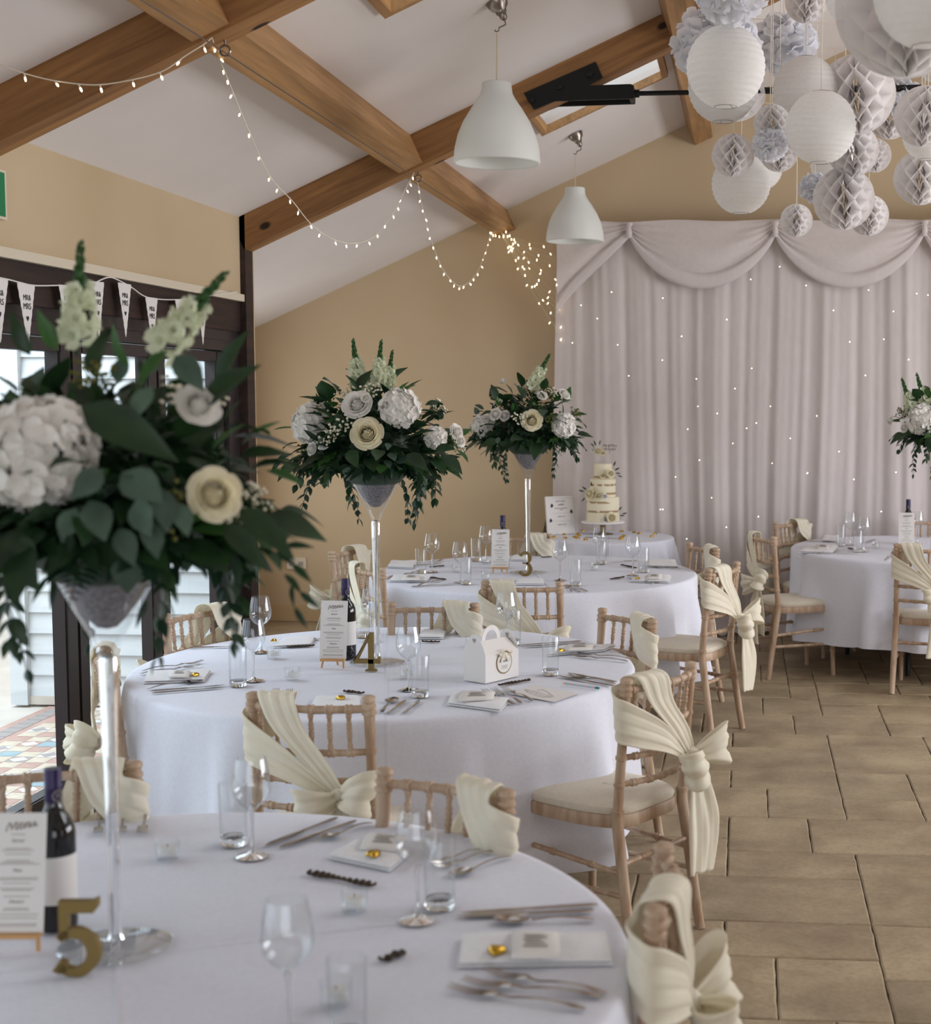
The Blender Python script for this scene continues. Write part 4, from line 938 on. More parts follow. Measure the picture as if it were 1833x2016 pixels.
# ------------------------------------------------------------------ cutlery (tip pixel, handle-end pixel)
CUT = [('knife',(520,1668),(663,1612),'upper dinner knife near the back of table five'),('knife',(550,1671),(700,1618),'lower dinner knife near the back of table five'),('spoon',(633,1655),(731,1622),'dessert spoon beside the two knives at the back of table five'),
 ('fork',(192,1648),(200,1606),'leftmost of three forks at the back of table five'),('fork',(238,1648),(244,1602),'middle of three forks at the back of table five'),('fork',(277,1648),(290,1600),'rightmost of three forks at the back of table five'),
 ('fork',(850,1704),(942,1676),'fork behind the tumbler on table five'),('fork',(858,1712),(975,1678),'second fork behind the tumbler on table five'),('spoon',(885,1728),(1006,1688),'spoon right of the tumbler on table five'),
 ('knife',(905,1800),(1176,1783),'upper knife at the right of table five'),('knife',(900,1806),(1168,1795),'lower knife at the right of table five'),('spoon',(970,1815),(1170,1813),'spoon below the knives at the right of table five'),
 ('fork',(955,1916),(1192,1958),'top of three forks at the lower right of table five'),('fork',(905,1934),(1190,1966),'middle of three forks at the lower right of table five'),('fork',(878,1948),(1156,1990),'bottom of three forks at the lower right of table five'),
 ('fork',(400,1304),(280,1322),'upper fork at the left of table four'),('fork',(395,1312),(276,1328),'lower fork at the left of table four'),('spoon',(400,1340),(290,1358),'spoon at the left of table four'),('knife',(442,1350),(297,1362),'upper knife at the left of table four'),('knife',(438,1354),(300,1366),'lower knife at the left of table four'),
 ('fork',(545,1358),(533,1392),'left fork behind the near chair of table four'),('fork',(572,1358),(556,1394),'right fork behind the near chair of table four'),('spoon',(776,1376),(752,1404),'spoon at the front of table four'),('knife',(800,1379),(764,1406),'left knife at the front of table four'),('knife',(826,1379),(795,1406),'right knife at the front of table four'),
 ('fork',(944,1357),(1020,1392),'leftmost of three forks before the cake box'),('fork',(960,1354),(1037,1391),'middle of three forks before the cake box'),('fork',(982,1352),(1056,1385),'rightmost of three forks before the cake box'),
 ('knife',(1026,1271),(1144,1263),'upper knife at the far right of table four'),('knife',(1030,1274),(1152,1268),'lower knife at the far right of table four'),('fork',(1136,1288),(1237,1298),'upper fork at the right of table four'),('fork',(1122,1292),(1238,1304),'lower fork at the right of table four'),
 ('spoon',(1120,1330),(1212,1348),'spoon at the right of table four'),('knife',(1100,1332),(1212,1352),'near knife at the right of table four'),('knife',(1118,1326),(1214,1344),'far knife at the right of table four'),
 ('fork',(645,1258),(560,1262),'fork at the far left back of table four'),('knife',(470,1274),(372,1276),'knife before the far left chair of table four'),('fork',(905,1246),(930,1244),'fork behind the cake box on table four'),
 ('fork',(877,1103),(812,1112),'fork at the far left of table three'),('knife',(872,1108),(800,1116),'knife at the far left of table three'),('fork',(818,1128),(762,1138),'upper fork at the left of table three'),('fork',(808,1130),(758,1142),'lower fork at the left of table three'),('knife',(898,1150),(810,1156),'knife at the front left of table three'),('fork',(870,1142),(822,1154),'fork at the front left of table three'),
 ('spoon',(1116,1153),(1126,1166),'spoon at the front of table three'),('knife',(1126,1156),(1142,1166),'left knife at the front of table three'),('knife',(1136,1156),(1156,1165),'right knife at the front of table three'),
 ('fork',(1222,1137),(1300,1152),'left fork at the right of table three'),('fork',(1242,1136),(1305,1150),'right fork at the right of table three'),('knife',(1201,1107),(1255,1104),'knife at the far right of table three'),('fork',(1284,1112),(1335,1118),'fork at the far right end of table three'),('fork',(1278,1116),(1340,1121),'lower fork at the far right end of table three'),
 ('knife',(1650,1067),(1585,1066),'farther knife on the table by the backdrop'),('knife',(1690,1090),(1600,1088),'nearer knife on the table by the backdrop'),('fork',(1660,1084),(1600,1092),'fork on the table by the backdrop'),('fork',(1752,1095),(1742,1105),'fork cut by the near chair of the table by the backdrop'),('knife',(1724,1062),(1705,1068),'dark knife on the table by the backdrop')]
for k, a, b, lb in CUT: cutlery(k, a, b, lb, 'table cutlery')
# ------------------------------------------------------------------ folded napkins with favour cards and gold hearts
def napkin(quad, label, seed):
    q = [on_z(x,y,TZ) for x,y in quad]; c = sum(q, Vector())/4; rr = random.Random(seed)
    t = thing('napkin', label, 'napkin', c, 0, 'folded napkins')
    for k in range(2):
        rows = []; N = 12; z = .002+.007*k; m = MB(); sh = .97 if k else 1.0
        for j in range(N+1):
            v = j/N; row = []
            for i in range(N+1):
                u = i/N; p = (q[0]*(1-u)+q[1]*u)*(1-v)+(q[3]*(1-u)+q[2]*u)*v-c
                e = min(u,1-u,v,1-v); row.append((p.x*sh, p.y*sh, z+.006*min(1,e*9)+.0018*math.sin(7*u+seed+3*v)*math.sin(5*v)))
            rows.append(row)
        m.grid(rows); bot = [(x,y,z-.002) for r in (rows[0],) for x,y,_ in r]; 
        edge = rows[0][:-1]+[r[-1] for r in rows[:-1]]+rows[-1][::-1][:-1]+[r[0] for r in rows[::-1][:-1]]
        m.grid([[(x,y,z-.002) for x,y,_ in edge+[edge[0]]], edge+[edge[0]]]); m.build('fold', MT['napkin'], t)
    return t
NAP = [([(900,1905),(1208,1900),(1196,1842),(908,1846)],'napkin at the right of table five with a gold heart'),([(645,1690),(768,1716),(808,1682),(700,1660)],'napkin behind the wine glass on table five'),([(282,1346),(402,1342),(416,1322),(290,1326)],'napkin at the left of table four'),([(605,1404),(712,1402),(708,1374),(622,1374)],'napkin behind the near chair of table four'),
 ([(535,1276),(610,1272),(622,1256),(560,1258)],'napkin at the far left back of table four'),([(822,1258),(872,1258),(882,1242),(832,1242)],'napkin before the far chair of table four'),([(1076,1292),(1190,1282),(1214,1272),(1100,1276)],'napkin at the far right of table four'),([(880,1388),(985,1402),(1004,1380),(890,1366)],'napkin at the front of table four under three forks'),
 ([(762,1118),(812,1120),(822,1106),(770,1106)],'napkin at the far left of table three'),([(764,1146),(840,1146),(852,1134),(775,1134)],'napkin at the left of table three'),([(1014,1152),(1072,1152),(1070,1142),(1018,1142)],'napkin behind the near chair of table three'),([(1238,1146),(1318,1148),(1322,1134),(1260,1134)],'napkin at the right of table three'),([(1270,1116),(1335,1118),(1330,1104),(1275,1104)],'napkin at the far right of table three'),([(1004,1104),(1040,1104),(1042,1096),(1010,1096)],'napkin before the far chair of table three'),
 ([(1618,1066),(1652,1068),(1652,1056),(1622,1056)],'farther napkin on the table by the backdrop'),([(1572,1088),(1640,1090),(1650,1076),(1590,1074)],'nearer napkin on the table by the backdrop')]
for k, (qd, lb) in enumerate(NAP): napkin(qd, lb, k)
def card(quad, label, tilt=.010):
    q = [on_z(x,y,TZ+.017) for x,y in quad]; c = sum(q, Vector())/4; t = thing('favour_card', label, 'card', c, 0, 'favour cards'); m = MB(); rows = []
    for j in range(7):
        v = j/6; rows.append([tuple(((q[0]*(1-u)+q[1]*u)*(1-v)+(q[3]*(1-u)+q[2]*u)*v-c)+Vector((0,0,tilt*math.sin(PI*v*.9)+.001))) for u in (0,.25,.5,.75,1)])
    m.grid(rows); o = m.build('paper', MT['paper'], t, True, 0); s = o.modifiers.new('thick','SOLIDIFY'); s.thickness = .001
    m = MB()
    for j in range(5):
        v = .28+.1*j; a, b = .25+.04*(j%2), .75-.06*(j%3); f = lambda u, v: ((q[0]*(1-u)+q[1]*u)*(1-v)+(q[3]*(1-u)+q[2]*u)*v-c)+Vector((0,0,tilt*math.sin(PI*v*.9)+.0026))
        m.add([f(a,v),f(b,v),f(b,v+.045),f(a,v+.045)], [(0,1,2,3)])
    m.build('print', MT['ink_light'], t, False); return t
for qd, lb in (([(1005,1888),(1105,1888),(1098,1838),(1008,1836)],'favour card on the napkin at the right of table five'),([(706,1672),(790,1678),(800,1648),(730,1642)],'favour card standing on the napkin behind the wine glass on table five'),([(330,1334),(372,1334),(376,1322),(338,1322)],'favour card on the left napkin of table four'),([(1110,1282),(1165,1280),(1175,1270),(1120,1270)],'favour card on the far right napkin of table four'),([(900,1382),(972,1378),(976,1364),(910,1362)],'favour card under the forks at the front of table four'),([(1272,1140),(1302,1140),(1304,1132),(1276,1131)],'favour card on the right napkin of table three'),([(790,1142),(826,1142),(830,1134),(796,1133)],'favour card on the left napkin of table three'),([(1605,1080),(1632,1081),(1634,1074),(1610,1073)],'favour card on the near napkin of the table by the backdrop')): card(qd, lb)
hm = MB(); 
HS = [(0,-.014),(.007,-.006),(.012,.002),(.0125,.008),(.009,.012),(.004,.011),(0,.007),(-.004,.011),(-.009,.012),(-.0125,.008),(-.012,.002),(-.007,-.006)]
def heart_mesh():
    m = MB(); n = len(HS); lay = [(1,0),(1.05,.003),(.8,.0075),(.4,.0095)]; vs = [(x*s,y*s,z) for s,z in lay for x,y in HS]
    fs = [(k*n+i,k*n+(i+1)%n,(k+1)*n+(i+1)%n,(k+1)*n+i) for k in range(3) for i in range(n)]+[tuple(range(3*n,4*n)),tuple(range(n-1,-1,-1))]
    m.add(vs, fs); return m.mesh('gold_heart', MT['gold_foil'], True, 50)
HME = heart_mesh()
def heart(px, z, label, s=1.0, rz=None):
    o = obj('gold_heart', HME); o.location = on_z(*px, z); o.rotation_euler = (0,0,rh.uniform(0,6.28) if rz is None else rz); o.scale = (s,s,s); return tag(o, label, 'chocolate heart', 'gold foil hearts')
for px, s, lb in (((977,1876),1.35,'gold foil heart on the right napkin of table five'),((737,1684),1.2,'gold foil heart on the napkin behind the wine glass on table five'),((384,1330),1.1,'gold foil heart on the left napkin of table four'),((672,1376),1.2,'gold foil heart on the napkin behind the near chair of table four'),((912,1368),1.0,'gold foil heart on the front napkin of table four'),((1104,1282),1.1,'gold foil heart on the far right napkin of table four'),((540,1262),1.0,'gold foil heart on the far left napkin of table four'),((812,1138),1.0,'gold foil heart on the left napkin of table three'),((1255,1139),1.0,'gold foil heart on the right napkin of table three')): heart(px, TZ+.017, lb, s)
# ------------------------------------------------------------------ dark cut-out names lying on the cloths
def name_cut(a, b, label, seed):
    pa, pb = on_z(*a,TZ), on_z(*b,TZ); d = pb-pa; L = d.length; t = thing('wooden_name', label, 'wooden name', (pa+pb)/2, math.atan2(d.y,d.x), 'cut-out wooden names'); rr = random.Random(seed); m = MB(); n = max(4,int(L/.014)); pts = []
    for k in range(n*10+1):
        u = k/(n*10); ph = 2*PI*n*u; am = .009*(1+.5*math.sin(seed+u*9)); pts.append((-L/2+L*u-.0065*math.sin(ph)*1.0, am*math.cos(ph)*.9, .004))
    m.tube(pts, .0032, 5, 0, True); m.build('script', MT['dark_name'], t); return t
for k, (a,b,lb) in enumerate((((609,1720),(733,1745),'dark wooden name behind a tealight on table five'),((756,1892),(792,1878),'dark wooden name near the front of table five'),((568,1275),(617,1272),'dark wooden name at the far left of table four'),((832,1264),(864,1265),'dark wooden name at the back of table four'),((984,1350),(1042,1340),'dark wooden name before the cake box'),((678,1362),(712,1366),'dark wooden name behind the near chair of table four'),((848,1117),(873,1115),'dark wooden name at the far left of table three'),((850,1138),(876,1142),'dark wooden name at the left of table three'),((1068,1098),(1085,1097),'dark wooden name at the back of table three'),((1224,1113),(1252,1119),'dark wooden name at the far right of table three'),((1203,1141),(1228,1137),'dark wooden name at the right of table three'),((1670,1080),(1684,1083),'dark wooden name on the table by the backdrop'))): name_cut(a,b,lb,k)
# ------------------------------------------------------------------ wine bottles, menu cards, numbers
def bottle(px, label, rz=0, bare=False):
    t = thing('wine_bottle', label, 'wine bottle', on_z(*px,TZ), rz, 'wine bottles'); h = .305
    m = MB(); m.lathe([(0,.004),(.030,0),(.0365,.004),(.0375,.012),(.0375,.178),(.0365,.192),(.031,.208),(.021,.222),(.0155,.236),(.0145,.25),(.014,.30),(0,.302)], 32); m.build('glass_body', MT['bottle'], t)
    m = MB(); m.lathe([(.0152,.243),(.0160,.244),(.0158,.268),(.0164,.270),(.0158,.272),(.0158,.302),(.0150,.306),(0,.306)], 28); c = m.build('capsule', MT['capsule'], t)
    rows = [[(.0379*math.cos(a), .0379*math.sin(a), z) for a in [-PI*.95+PI*.9*k/16 for k in range(17)]] for z in (.055,.145)]
    m = MB(); m.grid(rows); m.build('label', MT['paper'], t)
    m = MB(); ring = [(.0105*math.cos(a), .0105*math.sin(a)) for a in [2*PI*k/16 for k in range(17)]]
    def wrap(x, z): return (.0166*math.sin(x/.0166), -.0166*math.cos(x/.0166), .256+z)
    m.tube([wrap(x,z) for x,z in ring], .0009, 5); m.tube([wrap(-.003,-.005),wrap(-.003,.005),wrap(.002,.005),wrap(.004,.002),wrap(.001,0),wrap(-.003,0),wrap(.001,0),wrap(.004,-.005)], .0008, 5); m.build('capsule_emblem', MT['ink_light'], c); return t
bottle((113,1826),'dark wine bottle behind the menu card on table five',1.0); bottle((682,1296),'dark wine bottle behind the menu card on table four',.95); bottle((990,1118),'dark wine bottle behind the menu card on table three',.3); bottle((1787,1072),'dark wine bottle on the table by the backdrop',.2)
STROKES = [[(-.36,-.5),(-.33,.1),(-.27,.55),(-.24,.1),(-.22,-.3),(-.16,.2),(-.10,.5),(-.10,.0),(-.11,-.45),(-.06,-.3)],[(-.04,-.1),(.04,.1),(.03,.3),(-.02,.25),(-.03,-.1),(.0,-.42),(.06,-.35),(.10,-.1)],[(.10,.25),(.11,-.42),(.12,-.1),(.17,.25),(.20,.1),(.19,-.4),(.23,-.3)],[(.25,.25),(.25,-.2),(.28,-.42),(.33,-.1),(.35,.25),(.35,-.2),(.37,-.42),(.42,-.2)]]
def menu(px_bot, w, h, rz, label, lean=.16):
    e = thing('card_easel', 'small pine easel under the '+label, 'easel', on_z(*px_bot,TZ), rz, 'pine card easels')
    for x in (-.033,.033): m = MB(); m.tube([(x*1.25,-.014,0),(x,.012,.075)], .004, 6); m.build('leg', MT['pine_easel'], e)
    m = MB(); m.tube([(0,.055,0),(0,.015,.07)], .004, 6); m.build('rear_leg', MT['pine_easel'], e)
    m = MB(); m.box((-.045,-.022,.026),(.045,.002,.034)); m.build('ledge', MT['pine_easel'], e, False)
    t = thing('menu_card', label, 'menu card', on_z(*px_bot,TZ)+Vector((0,0,.0345)), rz, 'menu cards'); M = Matrix.Translation((0,-.010,0)) @ Matrix.Rotation(-lean,4,'X')
    m = MB(); m.box((-w/2,-.0008,0),(w/2,.0008,h), 0, M); m.build('card', MT['paper'], t, False)
    m = MB()
    for st in STROKES:
        pts = catmull([(x*w*.72+.004, -.0016, h*.895+z*h*.065+x*.012) for x,z in st], 6); m.tube([M@p for p in pts], .0008, 5)
    m.build('heading_script', MT['ink'], t)
    for z, tx in ((.755,'Starter'),(.505,'Main'),(.245,'Dessert')):
        me = text_mesh(tx, .0085, MT['ink'], .0001, .3); obj('heading', me, t, M @ Matrix.Translation((0,-.0012,z*h)) @ Matrix.Rotation(PI/2,4,'X'))
    m = MB(); rr = random.Random(4)
    for z in (.82,.70,.685,.655,.60,.585,.57,.455,.44,.41,.365,.35,.30,.20,.185,.15,.12,.07,.055):
        L = w*rr.uniform(.2,.42)*(.5 if z > .8 else 1); m.box((-L,-.0013,z*h-.0007),(L,-.0009,z*h+.0007),0,M)
    m.build('small_print', MT['ink_light'], t, False); return t
menu((36,1868),.10,.213,.10,'menu card on table five'); menu((657,1314),.10,.213,0,'menu card on table four'); menu((985,1128),.10,.213,.0,'menu card on table three'); menu((1784,1084),.10,.213,-.05,'menu card on the table by the backdrop')
def stroke2d(path, width):
    P = [Vector((x,z,0)) for x,z in path]; n = len(P); Lf = []; Rt = []
    for k in range(n):
        t = (P[min(k+1,n-1)]-P[max(k-1,0)]).normalized(); nn = Vector((-t.y,t.x,0)); w = width[k] if hasattr(width,'__len__') else width
        a, b = P[k]+nn*w/2, P[k]-nn*w/2; Lf.append((a.x,a.y)); Rt.append((b.x,b.y))
    return Lf+Rt[::-1]
def arc(cx, cz, rx, rz_, a0, a1, n): return [(cx+rx*math.cos(math.radians(a0+(a1-a0)*k/n)), cz+rz_*math.sin(math.radians(a0+(a1-a0)*k/n))) for k in range(n+1)]
def number(px, h, polys, label, rz=0):
    t = thing('table_number', label, 'table number', on_z(*px,TZ), rz, 'gold table numbers'); m = MB()
    for p in polys: m.poly([(x*h,z*h) for x,z in p], .016); 
    m.build('digit', MT['gold'], t, False); return t
five = [[(-.20,.47),(-.20,.98),(.22,.98),(.30,1.02),(.30,.90),(.24,.82),(-.08,.82),(-.08,.47)], stroke2d(arc(-.02,.30,.25,.26,138,-140,22), [.10]+[.11]*3+[.14]*4+[.17]*6+[.14]*4+[.11]*3+[.12,.13]), [(-.30,.06),(-.20,.20),(-.12,.18),(-.10,.06),(-.2,.02)]]
number((152,1918),.135,five,'gold table number five',.12)
four = [[(.02,1.0),(.16,1.0),(.16,.30),(.27,.30),(.27,.38),(.31,.38),(.31,.20),(.16,.20),(.16,.06),(.22,.03),(.22,0),(-.06,0),(-.06,.03),(.0,.06),(.0,.20),(-.38,.20),(-.38,.28)], ]
four = [[(.04,1.0),(.14,1.0),(.14,.32),(.26,.32),(.28,.38),(.31,.38),(.30,.21),(.14,.21),(.14,.06),(.20,.035),(.20,0),(-.08,0),(-.08,.035),(.0,.06),(.0,.21),(-.38,.21),(-.38,.29),(.0,.78),(.0,.32),(-.26,.32)]]
four = [[(.03,1.0),(.14,1.0),(.14,.0+.06),(.0,.06),(.0,.84)],[(.03,1.0),(.02,.86),(-.25,.32),(-.38,.29),(-.38,.24)],[(-.38,.20),(-.38,.31),(.25,.31),(.27,.38),(.31,.38),(.31,.20)],[(-.08,0),(-.08,.035),(.0,.065),(.14,.065),(.22,.035),(.22,0)]]
number((726,1321),.142,four,'gold table number four',0)
three = [stroke2d(arc(.0,.72,.20,.235,160,-70,18), [.12,.13,.10]+[.08]*4+[.11]*4+[.14]*4+[.11,.09,.08,.07]), stroke2d(arc(-.01,.27,.235,.25,75,-155,20), [.06,.08,.10]+[.12]*3+[.15]*6+[.11]*4+[.08,.09,.12,.13,.12]), [(-.10,.49),(.10,.49),(.10,.54),(-.10,.54)]]
number((1034,1133),.135,three,'gold table number three',0)
# ------------------------------------------------------------------ children's cake box, sheet and pencil on table four
bx = thing('cake_box', "white gabled cake box with a round label and ribbon on table four", 'gift box', on_z(968,1336,TZ), math.radians(-62+0))
def facepx(): pass
A, B, Cc = on_z(956,1346,TZ), on_z(1021,1331,TZ), on_z(914,1340,TZ)
ux = (B-A); LX = ux.length; ux.normalize(); uy = Vector((-ux.y,ux.x,0)); LY = .105; HB = .098
bx.location = A; bx.rotation_euler = (0,0,math.atan2(ux.y,ux.x))
LX = max(LX,.125)
m = MB(); m.box((0,0,0),(LX,LY,HB)); m.build('body', MT['paper'], bx, False)
m = MB(); m.add([(0,0,HB),(LX,0,HB),(LX,LY,HB),(0,LY,HB),(.012,LY/2-.004,HB+.042),(LX-.012,LY/2-.004,HB+.042),(LX-.012,LY/2+.004,HB+.042),(.012,LY/2+.004,HB+.042)], [(0,1,5,4),(2,3,7,6),(4,5,6,7)]); m.build('gable_roof', MT['paper'], bx, False)
for s in (0, 1):
    x = .001 if s == 0 else LX-.001; k = 1 if s == 0 else -1; m = MB()
    m.poly([(-LY/2,0),(LY/2,0),(LY/2-.012,.03),(.02,.060),(.012,.068),(-.012,.068),(-.02,.060),(-LY/2+.012,.03)], .0012); o = m.build('end_flap', MT['paper'], bx, False); o.matrix_local = Matrix.Translation((x,LY/2,HB)) @ Matrix.Rotation(PI/2,4,'Z')
    h = MB(); h.poly([(0,-.010),(.009,0),(.008,.006),(.004,.008),(0,.005),(-.004,.008),(-.008,.006),(-.009,0)], .0018); q = h.build('heart_slot', MT['ink_light'], o, False); q.location = (0,0,.048)
hp = arc(LX/2,HB+.04,.040,.044,180,0,14); m = MB(); m.poly(stroke2d(hp,.017), .002); o = m.build('handle', MT['paper'], bx, False); o.location = (0,LY/2,0)
m = MB(); m.lathe([(0,0),(.041,0),(.041,.0015),(0,.0015)], 40); o = m.build('label_ring', MT['gold'], bx, False); o.matrix_local = Matrix.Translation((LX*.55,0,.062)) @ Matrix.Rotation(PI/2,4,'X')
m = MB(); m.lathe([(0,0),(.0365,0),(.0365,.002),(0,.002)], 40); o = m.build('round_label', MT['paper'], bx, False); o.matrix_local = Matrix.Translation((LX*.55,-.0005,.062)) @ Matrix.Rotation(PI/2,4,'X')
obj('lettering', text_mesh("Phoebe's", .0155, MT['black_ink'], .0003, .35), o, Matrix.Translation((0,.001,.0022)))
m = MB()
for y, w in ((-.012,.018),(-.0165,.014),(-.021,.016)): m.box((-w,y-.001,.002),(w,y+.001,.0024))
m.build('small_print', MT['ink_light'], o, False)
m = MB()
for sx in (-1,1):
    rows = []
    for k in range(9): a = PI*k/8; rows.append((Vector((LX*.55+sx*.03*math.sin(a), -.004-.008*math.cos(a)*math.sin(a), .098+.012*math.cos(a))), Vector((LX*.55+sx*.03*math.sin(a), -.014-.008*math.cos(a)*math.sin(a), .094+.012*math.cos(a)))))
    ribbon(m, rows, 3, 4, .0005, 1)
    ribbon(m, [(Vector((LX*.55-.003,-.006,.097)),Vector((LX*.55+.003,-.006,.097))),(Vector((LX*.55+sx*.012-.005,-.007,.08)),Vector((LX*.55+sx*.012+.005,-.007,.08))),(Vector((LX*.55+sx*.018-.005,-.006,.066)),Vector((LX*.55+sx*.018+.005,-.006,.062)))], 3, 3, .0005, 1)
m.build('ribbon_bow', MT['sash'], bx)
sh = thing('colouring_sheet', 'white colouring sheet lying at the front right of table four', 'sheet', (0,0,0)); q = [on_z(x,y,TZ) for x,y in ((1000,1366),(1092,1383),(1140,1366),(1050,1350))]
m = MB(); m.add([p+Vector((0,0,.001)) for p in q], [(0,1,2,3)]); m.build('paper', MT['paper'], sh, False)
m = MB(); rr = random.Random(2); cc = sum(q,Vector())/4
for k in range(4): m.tube([cc+(q[0]-cc)*(.2+.5*math.sin(k+.5*j))*.6+(q[1]-cc)*(.8*math.cos(k*2+.7*j))*.6+Vector((0,0,.0016)) for j in range(9)], .00035, 4)
m.build('line_drawing', MT['ink_light'], sh)
pa, pb = on_z(1108,1345,TZ+.004), on_z(1180,1355,TZ+.004); d = pb-pa; pe = thing('pencil', 'pastel striped pencil with a teal end on table four', 'pencil', pa, math.atan2(d.y,d.x)); L = d.length
pm = [mat('pencil_mint','#9fc6c4',.5), mat('pencil_pink','#d3b3bb',.5), mat('pencil_teal','#1d7f93',.5)]
m = MB()
for k in range(8): m.tube([(.014+(L-.03)*k/8,0,0),(.014+(L-.03)*(k+1)/8,0,0)], .0036, 7, k % 2)
m.build('barrel', pm[:2], pe); m = MB(); m.tube([(L-.016,0,0),(L-.003,0,0),(L,0,0)], [.0042,.0042,.002], 8); m.build('eraser', pm[2], pe); m = MB(); m.tube([(0,0,0),(.014,0,0)], [.0006,.0036], 7); m.build('tip', MT['pine_easel'], pe)
# ------------------------------------------------------------------ leaves and blooms (shared meshes)
def leaf_rows(L, W, fold=.18, curl=.15, n=5, shape=.75, tw=0.0):
    rows = []
    for k in range(n+1):
        u = k/n; w = W/2*max(.03,(math.sin(PI*min(1,u**shape)))) if 0 < k < n else W*.02
        z = -curl*L*u*u; rows.append([(-w, L*u, z+fold*w+tw*u*W*.3), (0, L*u, z), (w, L*u, z+fold*w-tw*u*W*.3)])
    return rows
def leaf_me(name, mt, *a, **k): m = MB(); m.grid(leaf_rows(*a, **k)); return m.mesh(name, mt, True, 0)
LF = {'broad':[leaf_me('leaf',MT['leaf'],.095,.058,.25,.18), leaf_me('leaf',MT['leaf'],.085,.048,.3,.32,tw=.4), leaf_me('leaf',MT['leaf2'],.082,.05,.25,.12), leaf_me('leaf',MT['leaf'],.11,.066,.2,.25)],
      'lance':[leaf_me('leaf',MT['leaf'],.07,.020,.3,.15,5,.85), leaf_me('leaf',MT['fern'],.06,.017,.3,.3,5,.85)],
      'euc':[leaf_me('leaf',MT['euc'],.058,.046,.12,.15,5,.8), leaf_me('leaf',MT['euc'],.052,.036,.15,.25,5,.8)]}
def frond_me(L, n, mt):
    m = MB()
    for k in range(n):
        u = (k+1)/(n+1); y = L*u; z = -.25*L*u*u; l = L*.30*math.sin(PI*(.18+.8*u))*(1.05-u*.5)
        for s in (-1,1):
            d = Vector((s*.9,.45,-.12)); M = frame((0,y,z), d, (0,0,1)); m.grid(leaf_rows(l, l*.30, .15, .1, 3), 0, M)
    m.tube([(0,L*u,-.25*L*u*u) for u in [j/8 for j in range(9)]], .0012, 4); return m.mesh('fern_frond', mt, True, 0)
def vine_me(L, n, drop, lw, ll, mt, seed):
    rr = random.Random(seed); m = MB(); pts = []
    for k in range(n+1):
        u = k/n; pts.append(Vector((.03*math.sin(4*u+seed), L*.55*math.sin(min(1,u*1.3)*PI/2), -drop*u**1.7)))
    m.tube(pts, .0013, 4)
    for k in range(1,n+1):
        t = (pts[k]-pts[k-1]).normalized()
        for s in (-1,1):
            side = t.cross(Vector((0,0,1))); side = side.normalized() if side.length > .05 else Vector((1,0,0))
            d = (t*.75+side*s*rr.uniform(.5,.9)+Vector((0,rr.uniform(-.3,.5),rr.uniform(-.5,.1)))); l = ll*rr.uniform(.75,1.15)*(1-.3*k/n)
            m.grid(leaf_rows(l, lw*rr.uniform(.8,1.2), .25, rr.uniform(.05,.3), 4, .85), 0, frame(pts[k], d, (rr.uniform(-.4,.4),rr.uniform(-.3,.6),1)))
    return m.mesh('trailing_vine', mt, True, 0)
FR = [frond_me(.20,13,MT['fern']), frond_me(.16,11,MT['fern'])]
VI = [vine_me(.20,9,.18,.026,.066,MT['leaf'],1), vine_me(.26,9,.09,.026,.068,MT['leaf'],2), vine_me(.22,8,.04,.026,.064,MT['leaf2'],3), vine_me(.13,13,.27,.019,.050,MT['fern'],4)]
def petal_rows(w, h, cup, n=4, mm=4, flare=0.0, wav=0.0, ph=0):
    rows = []
    for k in range(n+1):
        v = k/n; ww = w*(.35+.65*math.sin(PI*(.12+.62*v))); row = []
        for j in range(mm+1):
            s = 2*j/mm-1; row.append((ww*s*.5, h*v*(1-.14*s*s*v), -cup*h*(math.sin(PI*v*.5)*.5)*(1-s*s) + flare*h*v**3+wav*math.sin(3*s+ph)*v))
        rows.append(row)
    return rows
def rose_me(seed, mt, openness=1.0):
    """petals wrapped round the axis in overlapping whorls"""
    rr = random.Random(seed); m = MB(); i = 0
    m.ball((0,0,.28),(.13,.13,.20),8,6)
    for n, r0, r1, h, z0, span, lip in ((3,.14,.04,.60,.05,2.8,-.01),(4,.22,.12,.61,.04,2.3,-.01),(4,.29,.20,.61,.02,2.2,.0),(5,.35,.29,.61,.0,1.9,.01),(5,.39,.38,.61,-.03,1.85,.03),(5,.42,.49,.60,-.08,1.8,.06),(6,.44,.61,.57,-.14,1.6,.10),(6,.45,.75,.53,-.22,1.55,.13),(6,.45,.90,.48,-.30,1.45,.13)):
        for k in range(n):
            a = 2*PI*k/n+i*.7+rr.uniform(-.15,.15); rows = []; hh = h*rr.uniform(.93,1.05); rw = 1+(openness-1)*.35
            for q in range(6):
                v = q/5; row = []
                for j in range(8):
                    s_ = 2*j/7-1; wid = math.sin(PI*(.18+.60*v))**.6; R = r0+(r1*rw-r0)*v**.8+lip*v**4+.025*s_*v-.03*s_*s_*v
                    z = z0+hh*v*(1-.16*s_*s_*v)-lip*.8*v**6; ang = a+s_*span/2*wid*(1-.15*v); row.append((R*math.cos(ang), R*math.sin(ang), z-.12+.012*math.sin(5*s_+k)*v))
                rows.append(row)
            m.grid(rows)
        i += 1
    return m.mesh('rose', mt, True, 0)
